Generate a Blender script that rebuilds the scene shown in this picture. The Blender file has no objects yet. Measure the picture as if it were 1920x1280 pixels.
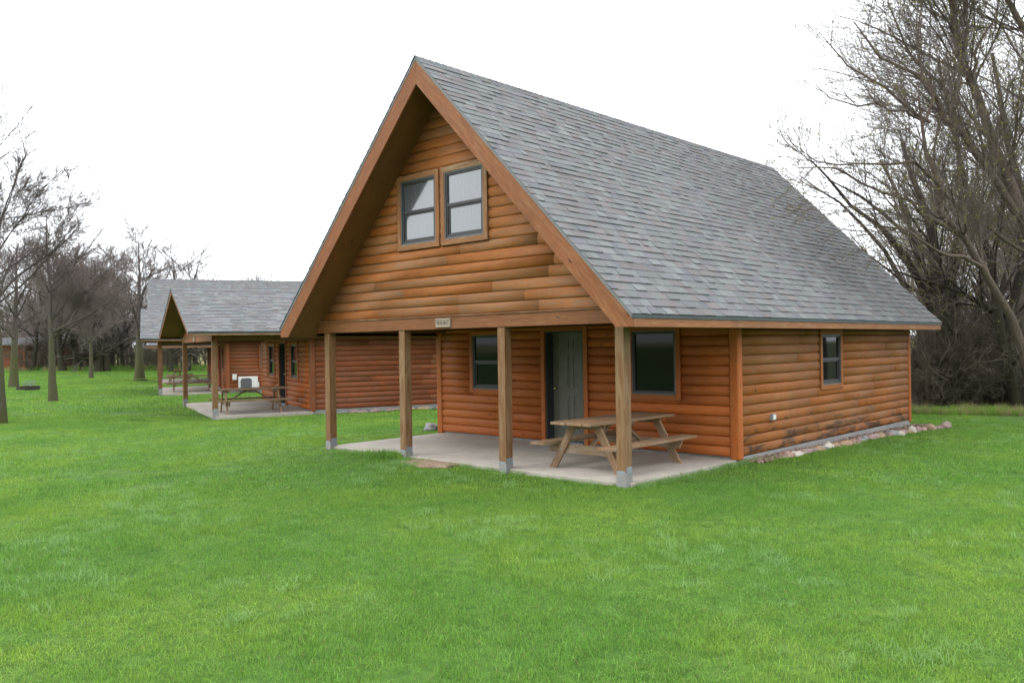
import bpy, math, random
import numpy as np
from mathutils import Vector, Matrix, noise

random.seed(7)
RNG = np.random.default_rng(11)
scene = bpy.context.scene
COL = scene.collection
PI = math.pi

# ------------------------------------------------------------------ camera
CAMPOS = (6.4887, -8.8286, 1.8152)
YAW, PITCH, ROLL = -0.7559, 0.004, -0.0145
fw = Vector((math.sin(YAW) * math.cos(PITCH), math.cos(YAW) * math.cos(PITCH), math.sin(PITCH)))
rt = fw.cross(Vector((0, 0, 1))).normalized()
up = rt.cross(fw)
r2 = math.cos(ROLL) * rt + math.sin(ROLL) * up
u2 = -math.sin(ROLL) * rt + math.cos(ROLL) * up
cd = bpy.data.cameras.new('camera')
cd.lens = 1568.4874 / 1920 * 36
cd.sensor_width = 36
cd.clip_end = 3000
cam = bpy.data.objects.new('camera', cd)
COL.objects.link(cam)
mw = Matrix.Identity(4)
for i in range(3):
    mw[i][0], mw[i][1], mw[i][2], mw[i][3] = r2[i], u2[i], -fw[i], CAMPOS[i]
cam.matrix_world = mw
scene.camera = cam

# ------------------------------------------------------------------ world, sun, exposure
SUN_EL, SUN_AZ = math.radians(52), math.radians(200)     # azimuth: clockwise from +Y
world = bpy.data.worlds.new('World')
scene.world = world
world.use_nodes = True
wt = world.node_tree
wt.nodes.clear()
n_sky = wt.nodes.new('ShaderNodeTexSky')
n_sky.sky_type = 'NISHITA'
n_sky.sun_disc = False
n_sky.sun_elevation = SUN_EL
n_sky.sun_rotation = SUN_AZ
n_hsv = wt.nodes.new('ShaderNodeHueSaturation')
n_hsv.inputs['Saturation'].default_value = 0.25
n_tc = wt.nodes.new('ShaderNodeTexCoord')
n_sep = wt.nodes.new('ShaderNodeSeparateXYZ')
n_map = wt.nodes.new('ShaderNodeMapRange')             # overcast: a little brighter overhead
n_map.inputs['From Min'].default_value = 0.0
n_map.inputs['From Max'].default_value = 1.0
n_map.inputs['To Min'].default_value = 0.0
n_map.inputs['To Max'].default_value = 1.0
n_ramp = wt.nodes.new('ShaderNodeMix'); n_ramp.data_type = 'RGBA'
SKY_K = 1.42
n_ramp.inputs['A'].default_value = (15.0 * SKY_K, 15.6 * SKY_K, 16.4 * SKY_K, 1)
n_ramp.inputs['B'].default_value = (26.0 * SKY_K, 26.5 * SKY_K, 27.5 * SKY_K, 1)
n_mix = wt.nodes.new('ShaderNodeMix'); n_mix.data_type = 'RGBA'
n_mix.inputs['Factor'].default_value = 0.85
n_bg = wt.nodes.new('ShaderNodeBackground')
n_bg.inputs['Strength'].default_value = 0.1
n_out = wt.nodes.new('ShaderNodeOutputWorld')
L = wt.links.new
L(n_sky.outputs[0], n_hsv.inputs['Color'])
L(n_tc.outputs['Generated'], n_sep.inputs[0])
L(n_sep.outputs['Z'], n_map.inputs['Value'])
L(n_map.outputs[0], n_ramp.inputs['Factor'])
L(n_hsv.outputs[0], n_mix.inputs['A'])
L(n_ramp.outputs['Result'], n_mix.inputs['B'])
L(n_mix.outputs['Result'], n_bg.inputs['Color'])
L(n_bg.outputs[0], n_out.inputs[0])

sd = bpy.data.lights.new('sun', 'SUN')
sd.energy = 0.9
sd.angle = math.radians(18)
sd.color = (1.0, 0.96, 0.9)
sun = bpy.data.objects.new('sun', sd)
COL.objects.link(sun)
sdir = Vector((math.sin(SUN_AZ) * math.cos(SUN_EL), math.cos(SUN_AZ) * math.cos(SUN_EL), math.sin(SUN_EL)))
sun.rotation_euler = sdir.to_track_quat('Z', 'Y').to_euler()
sun.location = (0, 0, 30)

vs = scene.view_settings
vs.view_transform = 'Standard'
vs.look = 'None'
vs.exposure = 0.0
vs.gamma = 1.0
vs.use_curve_mapping = False

# ------------------------------------------------------------------ materials
def new_mat(name):
    m = bpy.data.materials.new(name)
    m.use_nodes = True
    nt = m.node_tree
    nt.nodes.clear()
    return m, nt

class NT:
    def __init__(s, nt): s.nt = nt
    def n(s, t, **kw):
        nd = s.nt.nodes.new(t)
        for k, v in kw.items():
            if k.startswith('_'): setattr(nd, k[1:], v)
            else: nd.inputs[k.replace('__', ' ')].default_value = v
        return nd
    def l(s, a, b): s.nt.links.new(a, b)
    def noise(s, vec, scale, detail=3, rough=0.55, dist=0.0):
        nd = s.n('ShaderNodeTexNoise', Scale=scale, Detail=detail, Roughness=rough, Distortion=dist)
        if vec is not None: s.l(vec, nd.inputs['Vector'])
        return nd.outputs['Fac']
    def ramp(s, fac, stops):
        nd = s.n('ShaderNodeValToRGB')
        cr = nd.color_ramp
        while len(cr.elements) < len(stops): cr.elements.new(0.5)
        for e, (p, c) in zip(cr.elements, stops):
            e.position = p
            e.color = (c, c, c, 1) if isinstance(c, (int, float)) else (*c, 1)
        s.l(fac, nd.inputs['Fac'])
        return nd.outputs['Color']
    def mix(s, fac, a, b, mode='MIX'):
        nd = s.n('ShaderNodeMix', _data_type='RGBA', _blend_type=mode)
        for k, v in (('Factor', fac), ('A', a), ('B', b)):
            if hasattr(v, 'is_output') or hasattr(v, 'links'): s.l(v, nd.inputs[k])
            elif k == 'Factor': nd.inputs[k].default_value = v
            else: nd.inputs[k].default_value = (*v, 1) if len(v) == 3 else v
        return nd.outputs['Result']
    def math(s, op, a, b=0.0, clamp=False):
        nd = s.n('ShaderNodeMath', _operation=op, _use_clamp=clamp)
        for i, v in enumerate((a, b)):
            if hasattr(v, 'links'): s.l(v, nd.inputs[i])
            else: nd.inputs[i].default_value = v
        return nd.outputs[0]
    def mapping(s, vec, scale=(1, 1, 1), loc=(0, 0, 0)):
        nd = s.n('ShaderNodeMapping')
        nd.inputs['Scale'].default_value = scale
        nd.inputs['Location'].default_value = loc
        s.l(vec, nd.inputs['Vector'])
        return nd.outputs[0]
    def principled(s, color, rough=0.7, bump=None, bstr=0.3, bdist=0.01, spec=0.4, metal=0.0, **kw):
        p = s.n('ShaderNodeBsdfPrincipled')
        for k, v in (('Base Color', color), ('Roughness', rough), ('Metallic', metal), ('Specular IOR Level', spec)):
            if hasattr(v, 'links'): s.l(v, p.inputs[k])
            elif k == 'Base Color': p.inputs[k].default_value = (*v, 1)
            else: p.inputs[k].default_value = v
        if bump is not None:
            b = s.n('ShaderNodeBump', Strength=bstr, Distance=bdist)
            s.l(bump, b.inputs['Height'])
            s.l(b.outputs[0], p.inputs['Normal'])
        o = s.n('ShaderNodeOutputMaterial')
        s.l(p.outputs[0], o.inputs['Surface'])
        return p

def wood_mat(name, ca, cb, cw, weather=0.3, rough=0.62, dark=(0.03, 0.016, 0.008), stain_h=None):
    """ca/cb grain colours, cw weathered colour; tint attribute: r brightness, g redness, b weathering"""
    m, nt = new_mat(name)
    t = NT(nt)
    uv = t.n('ShaderNodeUVMap', _uv_map='grain').outputs[0]
    at = t.n('ShaderNodeAttribute', _attribute_name='tint')
    sp = t.n('ShaderNodeSeparateColor')
    t.l(at.outputs['Color'], sp.inputs[0])
    g = t.noise(t.mapping(uv, (1.4, 26, 1)), 1.6, 4, 0.6, 0.5)
    gf = t.noise(t.mapping(uv, (5, 130, 1)), 1.0, 2, 0.6)
    big = t.noise(t.mapping(uv, (0.9, 3.2, 1)), 1.3, 3, 0.6)
    col = t.mix(t.ramp(g, [(0.3, 0.0), (0.72, 1.0)]), ca, cb)
    col = t.mix(t.ramp(gf, [(0.38, 0.6), (0.6, 0.0)]), col, tuple(x * 0.55 for x in ca))
    # knots
    kv = t.n('ShaderNodeTexVoronoi', Scale=1.0, _feature='F1')
    t.l(t.mapping(uv, (2.6, 7.5, 1)), kv.inputs['Vector'])
    ks = t.n('ShaderNodeSeparateColor'); t.l(kv.outputs['Color'], ks.inputs[0])
    knot = t.math('MULTIPLY', t.ramp(kv.outputs['Distance'], [(0.07, 1.0), (0.13, 0.0)]), t.ramp(ks.outputs[0], [(0.45, 0.0), (0.8, 1.0)]))
    ring = t.ramp(kv.outputs['Distance'], [(0.0, 0.4), (0.30, 0.0)])
    col = t.mix(ring, col, tuple(x * 0.6 for x in cb))
    col = t.mix(t.math('MULTIPLY', knot, 0.85), col, dark)
    # per piece brightness and redness
    br = t.n('ShaderNodeCombineColor')
    t.l(sp.outputs[0], br.inputs[0])
    t.l(t.math('MULTIPLY', sp.outputs[0], t.math('SUBTRACT', 1.1, t.math('MULTIPLY', sp.outputs[1], 0.3))), br.inputs[1])
    t.l(t.math('MULTIPLY', sp.outputs[0], t.math('SUBTRACT', 1.15, t.math('MULTIPLY', sp.outputs[1], 0.5))), br.inputs[2])
    col = t.mix(1.0, col, br.outputs[0], 'MULTIPLY')
    # weathering patches
    patch = t.noise(t.mapping(uv, (1.1, 9.0, 1), (3, 7, 0)), 2.0, 5, 0.75, 0.6)
    lim = t.math('SUBTRACT', t.math('ADD', patch, t.math('MULTIPLY', sp.outputs[2], 0.26)), 0.60)
    wf = t.math('MULTIPLY', t.math('MULTIPLY', lim, 5.5, True), weather, True)
    col = t.mix(wf, col, cw)
    col = t.mix(t.math('MULTIPLY', t.ramp(big, [(0.3, 0.55), (0.62, 0.0)]), 0.6), col, tuple(x * 0.45 for x in ca))
    if stain_h:
        geo = t.n('ShaderNodeNewGeometry')
        ps = t.n('ShaderNodeSeparateXYZ'); t.l(geo.outputs['Position'], ps.inputs[0])
        hz = t.math('SUBTRACT', stain_h, ps.outputs['Z'])
        sn = t.noise(t.mapping(geo.outputs['Position'], (1.5, 1.5, 6)), 1.3, 5, 0.65, 0.3)
        sf = t.math('MULTIPLY', t.math('SUBTRACT', t.math('ADD', sn, t.math('MULTIPLY', hz, 0.34)), 0.60), 9.0, True)
        col = t.mix(t.math('MULTIPLY', sf, 0.8), col, (0.035, 0.024, 0.015))
    fl = t.noise(t.mapping(uv, (9, 60, 1), (11, 3, 0)), 1.0, 3, 0.7)
    col = t.mix(t.math('MULTIPLY', t.ramp(fl, [(0.64, 0.0), (0.72, 1.0)]), t.math('MULTIPLY', weather, 0.55)), col, tuple(min(.6, x * 1.25 + .04) for x in cb))
    t.principled(col, rough, t.math('ADD', g, t.math('MULTIPLY', gf, 0.5)), 0.35, 0.004, 0.35)
    return m

M = {}
M['gable_wood'] = wood_mat('gable_cedar', (0.32, 0.105, 0.018), (0.43, 0.160, 0.030), (0.23, 0.13, 0.065), 0.8)
M['porch_wood'] = wood_mat('porch_cedar', (0.43, 0.110, 0.016), (0.56, 0.165, 0.027), (0.26, 0.13, 0.06), 0.35)
M['side_wood'] = wood_mat('side_cedar', (0.34, 0.108, 0.020), (0.44, 0.16, 0.033), (0.24, 0.135, 0.06), 0.65, stain_h=0.58)
M['far_wood'] = wood_mat('far_cedar', (0.26, 0.07, 0.02), (0.36, 0.10, 0.028), (0.17, 0.10, 0.06), 0.6)  # darker, redder cedar on the walls of the farther cabins
M['beam_wood'] = wood_mat('stained_beam', (0.235, 0.083, 0.027), (0.33, 0.13, 0.043), (0.35, 0.20, 0.10), 0.4)
M['fascia_wood'] = wood_mat('weathered_fascia', (0.25, 0.105, 0.04), (0.36, 0.18, 0.075), (0.33, 0.24, 0.14), 0.9)
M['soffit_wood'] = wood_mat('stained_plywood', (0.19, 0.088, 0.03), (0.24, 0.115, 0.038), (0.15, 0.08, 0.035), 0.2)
M['ceiling_wood'] = wood_mat('shaded_ceiling_boards', (0.045, 0.024, 0.012), (0.07, 0.038, 0.018), (0.05, 0.03, 0.02), 0.2)  # darker than the soffit: shade put into colour, less bounce on porch wall
M['post_wood'] = wood_mat('treated_post', (0.19, 0.092, 0.036), (0.27, 0.138, 0.058), (0.29, 0.20, 0.11), 0.7)
M['table_wood'] = wood_mat('weathered_table_timber', (0.25, 0.155, 0.085), (0.36, 0.24, 0.14), (0.32, 0.25, 0.18), 0.8)

def concrete_mat(name, ca, cb, sc=1.0):
    m, nt = new_mat(name); t = NT(nt)
    geo = t.n('ShaderNodeNewGeometry').outputs['Position']
    a = t.noise(geo, 0.9 * sc, 5, 0.6); b = t.noise(geo, 60 * sc, 3, 0.6); c = t.noise(geo, 6 * sc, 4, 0.6)
    col = t.mix(t.ramp(a, [(0.35, 0.0), (0.65, 1.0)]), ca, cb)
    col = t.mix(t.math('MULTIPLY', t.ramp(c, [(0.42, 0.6), (0.6, 0.0)]), 0.35), col, tuple(x * 0.6 for x in ca))
    col = t.mix(t.math('MULTIPLY', t.ramp(b, [(0.35, 0.5), (0.55, 0.0)]), 0.4), col, tuple(x * 0.5 for x in ca))
    v = t.n('ShaderNodeTexVoronoi', Scale=2.2); t.l(geo, v.inputs['Vector'])
    col = t.mix(t.ramp(v.outputs['Distance'], [(0.02, 0.5), (0.045, 0.0)]), col, (0.12, 0.10, 0.08))
    t.principled(col, 0.85, b, 0.3, 0.003, 0.25)
    return m
M['concrete'] = concrete_mat('porch_concrete', (0.36, 0.325, 0.275), (0.44, 0.405, 0.35))
M['foundation'] = concrete_mat('foundation_concrete', (0.24, 0.235, 0.225), (0.32, 0.315, 0.305))

def simple(name, col, rough=0.6, metal=0.0, spec=0.4, nscale=8, var=0.12):
    m, nt = new_mat(name); t = NT(nt)
    tc = t.n('ShaderNodeTexCoord').outputs['Object']
    a = t.noise(tc, nscale, 4, 0.6)
    c = t.mix(t.ramp(a, [(0.3, 0.0), (0.7, 1.0)]), tuple(x * (1 - var) for x in col), tuple(min(1, x * (1 + var)) for x in col))
    t.principled(c, rough, a, 0.08, 0.002, spec, metal)
    return m
M['sash'] = simple('bronze_window_frame', (0.045, 0.045, 0.047), 0.45)
M['sash_light'] = simple('grey_screen_frame', (0.11, 0.115, 0.12), 0.4)
M['door_paint'] = simple('olive_grey_door_paint', (0.125, 0.125, 0.10), 0.5)
M['jamb_dark'] = simple('dark_jamb', (0.05, 0.055, 0.058), 0.5)  # darker than the leaf, over the whole recess lining
M['galv'] = simple('galvanised_steel', (0.27, 0.31, 0.34), 0.5, 0.3)
M['brass'] = simple('polished_brass', (0.75, 0.62, 0.35), 0.22, 1.0)
M['drip'] = simple('dark_drip_edge', (0.045, 0.06, 0.065), 0.5)
M['rake_metal'] = simple('grey_rake_edge', (0.17, 0.175, 0.18), 0.5)
M['white_metal'] = simple('white_unit_casing', (0.66, 0.66, 0.64), 0.45)
M['dark_grille'] = simple('dark_fan_grille', (0.12, 0.125, 0.13), 0.5)
M['dark'] = simple('dark_wall_backing', (0.012, 0.012, 0.012), 0.9)  # near-black wall backing, blocks light leaks, shade of log gaps in its colour
M['rust'] = simple('sooty_steel', (0.045, 0.033, 0.028), 0.8, 0.2)
M['sign_face'] = simple('weathered_sign_board', (0.33, 0.27, 0.21), 0.75, nscale=25)
M['sign_letter'] = simple('routed_sign_letter', (0.13, 0.10, 0.08), 0.8)

def glass_mat(name, base, ripple=0.0):
    m, nt = new_mat(name); t = NT(nt)
    tc = t.n('ShaderNodeTexCoord').outputs['Object']
    w = t.noise(t.mapping(tc, (3, 3, 2)), 1.2, 2, 0.5)
    p = t.principled(base, 0.04, w, 0.05, 0.003, 0.2)
    return m
M['glass'] = glass_mat('window_glass', (0.008, 0.010, 0.010))
def screen_mat():
    m, nt = new_mat('screened_window_glass'); t = NT(nt)
    tc = t.n('ShaderNodeTexCoord').outputs['Object']
    wv = t.n('ShaderNodeTexWave', Scale=9.0, Distortion=5.0, Detail=1.5)
    wv.inputs['Detail Scale'].default_value = 1.6
    t.l(t.mapping(tc, (1.2, 1.0, 0.55)), wv.inputs['Vector'])
    rr = t.mix(wv.outputs['Fac'], (0.05, 0.05, 0.05), (0.20, 0.20, 0.20))
    col = t.mix(wv.outputs['Fac'], (0.045, 0.055, 0.062), (0.12, 0.135, 0.148))  # wavy bands paint moiré and pale sky reflection into the base colour
    w = t.noise(t.mapping(tc, (3, 3, 2)), 1.2, 2, 0.5)
    p = t.principled(col, rr, w, 0.12, 0.008, 1.0)
    p.inputs['Coat Weight'].default_value = 1.0
    p.inputs['Coat Roughness'].default_value = 0.06
    p.inputs['Coat IOR'].default_value = 1.75
    return m
M['screen_glass'] = screen_mat()

def shingle_mat():
    m, nt = new_mat('asphalt_shingle'); t = NT(nt)
    at = t.n('ShaderNodeAttribute', _attribute_name='tint').outputs['Color']
    geo = t.n('ShaderNodeNewGeometry').outputs['Position']
    a = t.noise(geo, 140, 2, 0.6); b = t.noise(geo, 1.1, 4, 0.6); c = t.noise(geo, 16, 3, 0.6)
    col = t.mix(t.math('MULTIPLY', t.ramp(a, [(0.35, 1.0), (0.65, 0.0)]), 0.35), at, (0.04, 0.045, 0.05))
    col = t.mix(t.math('MULTIPLY', t.ramp(b, [(0.35, 1.0), (0.65, 0.0)]), 0.25), col, (0.10, 0.105, 0.10))
    col = t.mix(t.math('MULTIPLY', t.ramp(c, [(0.35, 0.0), (0.7, 1.0)]), 0.25), col, (0.20, 0.21, 0.205))
    t.principled(col, 0.9, a, 0.4, 0.003, 0.2)
    return m
M['shingle'] = shingle_mat()

def bark_mat(name, ca, cb, moss, mossamt):
    m, nt = new_mat(name); t = NT(nt)
    geo = t.n('ShaderNodeNewGeometry')
    pos = geo.outputs['Position']
    a = t.noise(t.mapping(pos, (17, 17, 3.2)), 1.3, 6, 0.75)
    b = t.noise(pos, 1.7, 4, 0.6)
    col = t.mix(t.ramp(a, [(0.35, 0.0), (0.68, 1.0)]), ca, cb)
    sp = t.n('ShaderNodeSeparateXYZ'); t.l(pos, sp.inputs[0])
    low = t.math('MULTIPLY', t.math('SUBTRACT', 3.4, sp.outputs['Z']), 0.5, True)
    mf = t.math('MULTIPLY', t.math('MULTIPLY', low, t.ramp(b, [(0.3, 0.35), (0.6, 1.0)])), mossamt)
    col = t.mix(mf, col, moss)
    t.principled(col, 0.9, a, 1.0, 0.05, 0.15)
    return m
M['bark_lawn'] = bark_mat('mossy_bark', (0.075, 0.062, 0.055), (0.15, 0.125, 0.115), (0.085, 0.095, 0.03), 0.85)
M['twig_lawn'] = bark_mat('grey_brown_twigs', (0.15, 0.118, 0.106), (0.24, 0.195, 0.18), (0.1, 0.1, 0.04), 0.1)
M['bark_dark'] = bark_mat('dark_bark', (0.028, 0.022, 0.019), (0.07, 0.056, 0.048), (0.05, 0.06, 0.02), 0.4)  # dark brown bark of the thicket and far woodland trunks
M['bark_right'] = bark_mat('brown_bark', (0.10, 0.075, 0.06), (0.20, 0.155, 0.13), (0.06, 0.06, 0.03), 0.2)
M['twig_right'] = bark_mat('brown_twigs', (0.14, 0.112, 0.096), (0.26, 0.215, 0.19), (0.08, 0.07, 0.03), 0.1)
M['brush'] = bark_mat('brush_twigs', (0.085, 0.068, 0.056), (0.20, 0.165, 0.14), (0.08, 0.08, 0.03), 0.3)
M['twig_far'] = bark_mat('far_twigs', (0.135, 0.112, 0.10), (0.22, 0.185, 0.168), (0.08, 0.08, 0.03), 0.1)

def leafy(name, ca, cb, trans=0.35):
    m, nt = new_mat(name); t = NT(nt)
    at = t.n('ShaderNodeAttribute', _attribute_name='tint')
    sp = t.n('ShaderNodeSeparateColor'); t.l(at.outputs['Color'], sp.inputs[0])
    col = t.mix(sp.outputs[0], ca, cb)
    d = t.n('ShaderNodeBsdfDiffuse'); t.l(col, d.inputs['Color'])
    tr = t.n('ShaderNodeBsdfTranslucent'); t.l(col, tr.inputs['Color'])
    mx = t.n('ShaderNodeMixShader', Fac=trans)
    t.l(d.outputs[0], mx.inputs[1]); t.l(tr.outputs[0], mx.inputs[2])
    o = t.n('ShaderNodeOutputMaterial'); t.l(mx.outputs[0], o.inputs[0])
    return m
M['bud'] = leafy('spring_buds', (0.22, 0.17, 0.07), (0.30, 0.33, 0.06))
M['dry'] = leafy('dry_grass', (0.28, 0.22, 0.12), (0.40, 0.33, 0.19))

def grass_mat(name, blade=True):
    m, nt = new_mat(name); t = NT(nt)
    geo = t.n('ShaderNodeNewGeometry')
    pos = geo.outputs['Position']
    flat = t.mapping(pos, (1, 1, 0))
    n1 = t.noise(flat, 0.33, 4, 0.6, 0.6)     # broad patches
    n2 = t.noise(flat, 1.7, 4, 0.65, 0.4)
    n3 = t.noise(flat, 6.0, 3, 0.6)
    yel = t.mix(t.ramp(n2, [(0.34, 0.0), (0.68, 1.0)]), (0.175, 0.335, 0.044), (0.26, 0.41, 0.060))
    col = t.mix(t.ramp(n1, [(0.40, 0.0), (0.60, 1.0)]), (0.145, 0.312, 0.048), yel)
    col = t.mix(t.math('MULTIPLY', t.ramp(n3, [(0.32, 1.0), (0.5, 0.0)]), 0.45), col, (0.065, 0.19, 0.028))
    vor = t.n('ShaderNodeTexVoronoi', Scale=0.42); t.l(t.mix(0.12, flat, t.n('ShaderNodeTexNoise', Scale=3.0).outputs['Color']), vor.inputs['Vector'])
    col = t.mix(t.math('MULTIPLY', t.ramp(vor.outputs['Distance'], [(0.03, 1.0), (0.13, 0.0)]), 0.75), col, (0.035, 0.13, 0.03))
    if blade:
        at = t.n('ShaderNodeAttribute', _attribute_name='tint')
        sp = t.n('ShaderNodeSeparateColor'); t.l(at.outputs['Color'], sp.inputs[0])
        col = t.mix(1.0, col, t.mix(sp.outputs[0], (0.5, 0.54, 0.5), (1.5, 1.42, 1.5)), 'MULTIPLY')
        col = t.mix(t.math('MULTIPLY', sp.outputs[1], 0.75), col, (0.30, 0.27, 0.10))
        col = t.mix(t.math('MULTIPLY', sp.outputs[2], 0.6), col, (0.27, 0.44, 0.17))
        p = t.n('ShaderNodeBsdfPrincipled', Roughness=0.5)
        p.inputs['Specular IOR Level'].default_value = 0.35
        t.l(col, p.inputs['Base Color'])
        tr = t.n('ShaderNodeBsdfTranslucent'); t.l(col, tr.inputs['Color'])
        mx = t.n('ShaderNodeMixShader', Fac=0.45)
        t.l(p.outputs[0], mx.inputs[1]); t.l(tr.outputs[0], mx.inputs[2])
        o = t.n('ShaderNodeOutputMaterial'); t.l(mx.outputs[0], o.inputs[0])
    else:
        spz = t.n('ShaderNodeSeparateXYZ'); t.l(pos, spz.inputs[0])
        soil = t.noise(flat, 9, 4, 0.7)
        near = t.mix(t.ramp(soil, [(0.35, 0.95), (0.6, 0.75)]), col, (0.035, 0.075, 0.014))
        # dry field beyond the wood
        cx = t.math('ADD', t.math('MULTIPLY', spz.outputs['X'], -0.93), t.math('MULTIPLY', spz.outputs['Y'], 0.37))
        ff = t.math('MULTIPLY', t.math('SUBTRACT', cx, 74.0), 0.2, True)
        fld = t.mix(t.ramp(t.noise(flat, 0.08, 4, 0.6), [(0.4, 0.0), (0.6, 1.0)]), (0.22, 0.25, 0.08), (0.32, 0.27, 0.15))
        c2 = t.mix(ff, near, fld)
        g2 = t.math('MULTIPLY', t.math('SUBTRACT', spz.outputs['Y'], t.math('ADD', 14.0, t.math('MULTIPLY', spz.outputs['X'], -0.25))), 0.6, True)
        g3 = t.math('MULTIPLY', g2, t.math('MULTIPLY', t.math('ADD', spz.outputs['X'], 9.0), 0.5, True))
        c2 = t.mix(g3, c2, t.mix(t.ramp(soil, [(0.4, 0.0), (0.6, 1.0)]), (0.05, 0.045, 0.025), (0.07, 0.11, 0.03)))
        t.principled(c2, 0.9, n3, 0.5, 0.03, 0.1)
    return m
M['blade'] = grass_mat('grass_blades', True)
M['ground'] = grass_mat('lawn_soil', False)

def rock_mat(name, cols):
    m, nt = new_mat(name); t = NT(nt)
    tc = t.n('ShaderNodeTexCoord').outputs['Object']
    a = t.noise(tc, 7, 5, 0.65, 0.8); b = t.noise(tc, 45, 3, 0.6)
    col = t.mix(t.ramp(a, [(0.38, 0.0), (0.62, 1.0)]), cols[0], cols[1])
    col = t.mix(t.math('MULTIPLY', t.ramp(b, [(0.35, 0.7), (0.55, 0.0)]), 0.4), col, tuple(x * 0.4 for x in cols[0]))
    t.principled(col, 0.85, a, 0.5, 0.02, 0.25)
    return m
ROCKS = {
 'pink': rock_mat('pink_granite', ((0.24, 0.165, 0.145), (0.35, 0.27, 0.245))),
 'white': rock_mat('pale_quartz', ((0.42, 0.38, 0.32), (0.58, 0.54, 0.48))),
 'tan': rock_mat('tan_fieldstone', ((0.27, 0.19, 0.12), (0.38, 0.28, 0.19))),
 'grey': rock_mat('grey_fieldstone', ((0.20, 0.20, 0.20), (0.32, 0.32, 0.31))),
 'red': rock_mat('red_banded_stone', ((0.24, 0.13, 0.10), (0.42, 0.33, 0.27))),
 'orange': rock_mat('orange_sandstone', ((0.30, 0.19, 0.12), (0.40, 0.28, 0.19))),
}
M['slabstone'] = rock_mat('brown_flagstone', ((0.22, 0.15, 0.10), (0.34, 0.25, 0.18)))

# ------------------------------------------------------------------ tagging helpers
def tag(o, label=None, cat=None, group=None, kind=None):
    if label: o['label'] = label
    if cat: o['category'] = cat
    if group: o['group'] = group
    if kind: o['kind'] = kind
    return o
def empty(name, loc=(0, 0, 0), rz=0.0, parent=None):
    o = bpy.data.objects.new(name, None)
    o.empty_display_size = 0.2
    COL.objects.link(o)
    o.location = loc
    o.rotation_euler = (0, 0, rz)
    if parent: o.parent = parent
    return o

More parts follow.
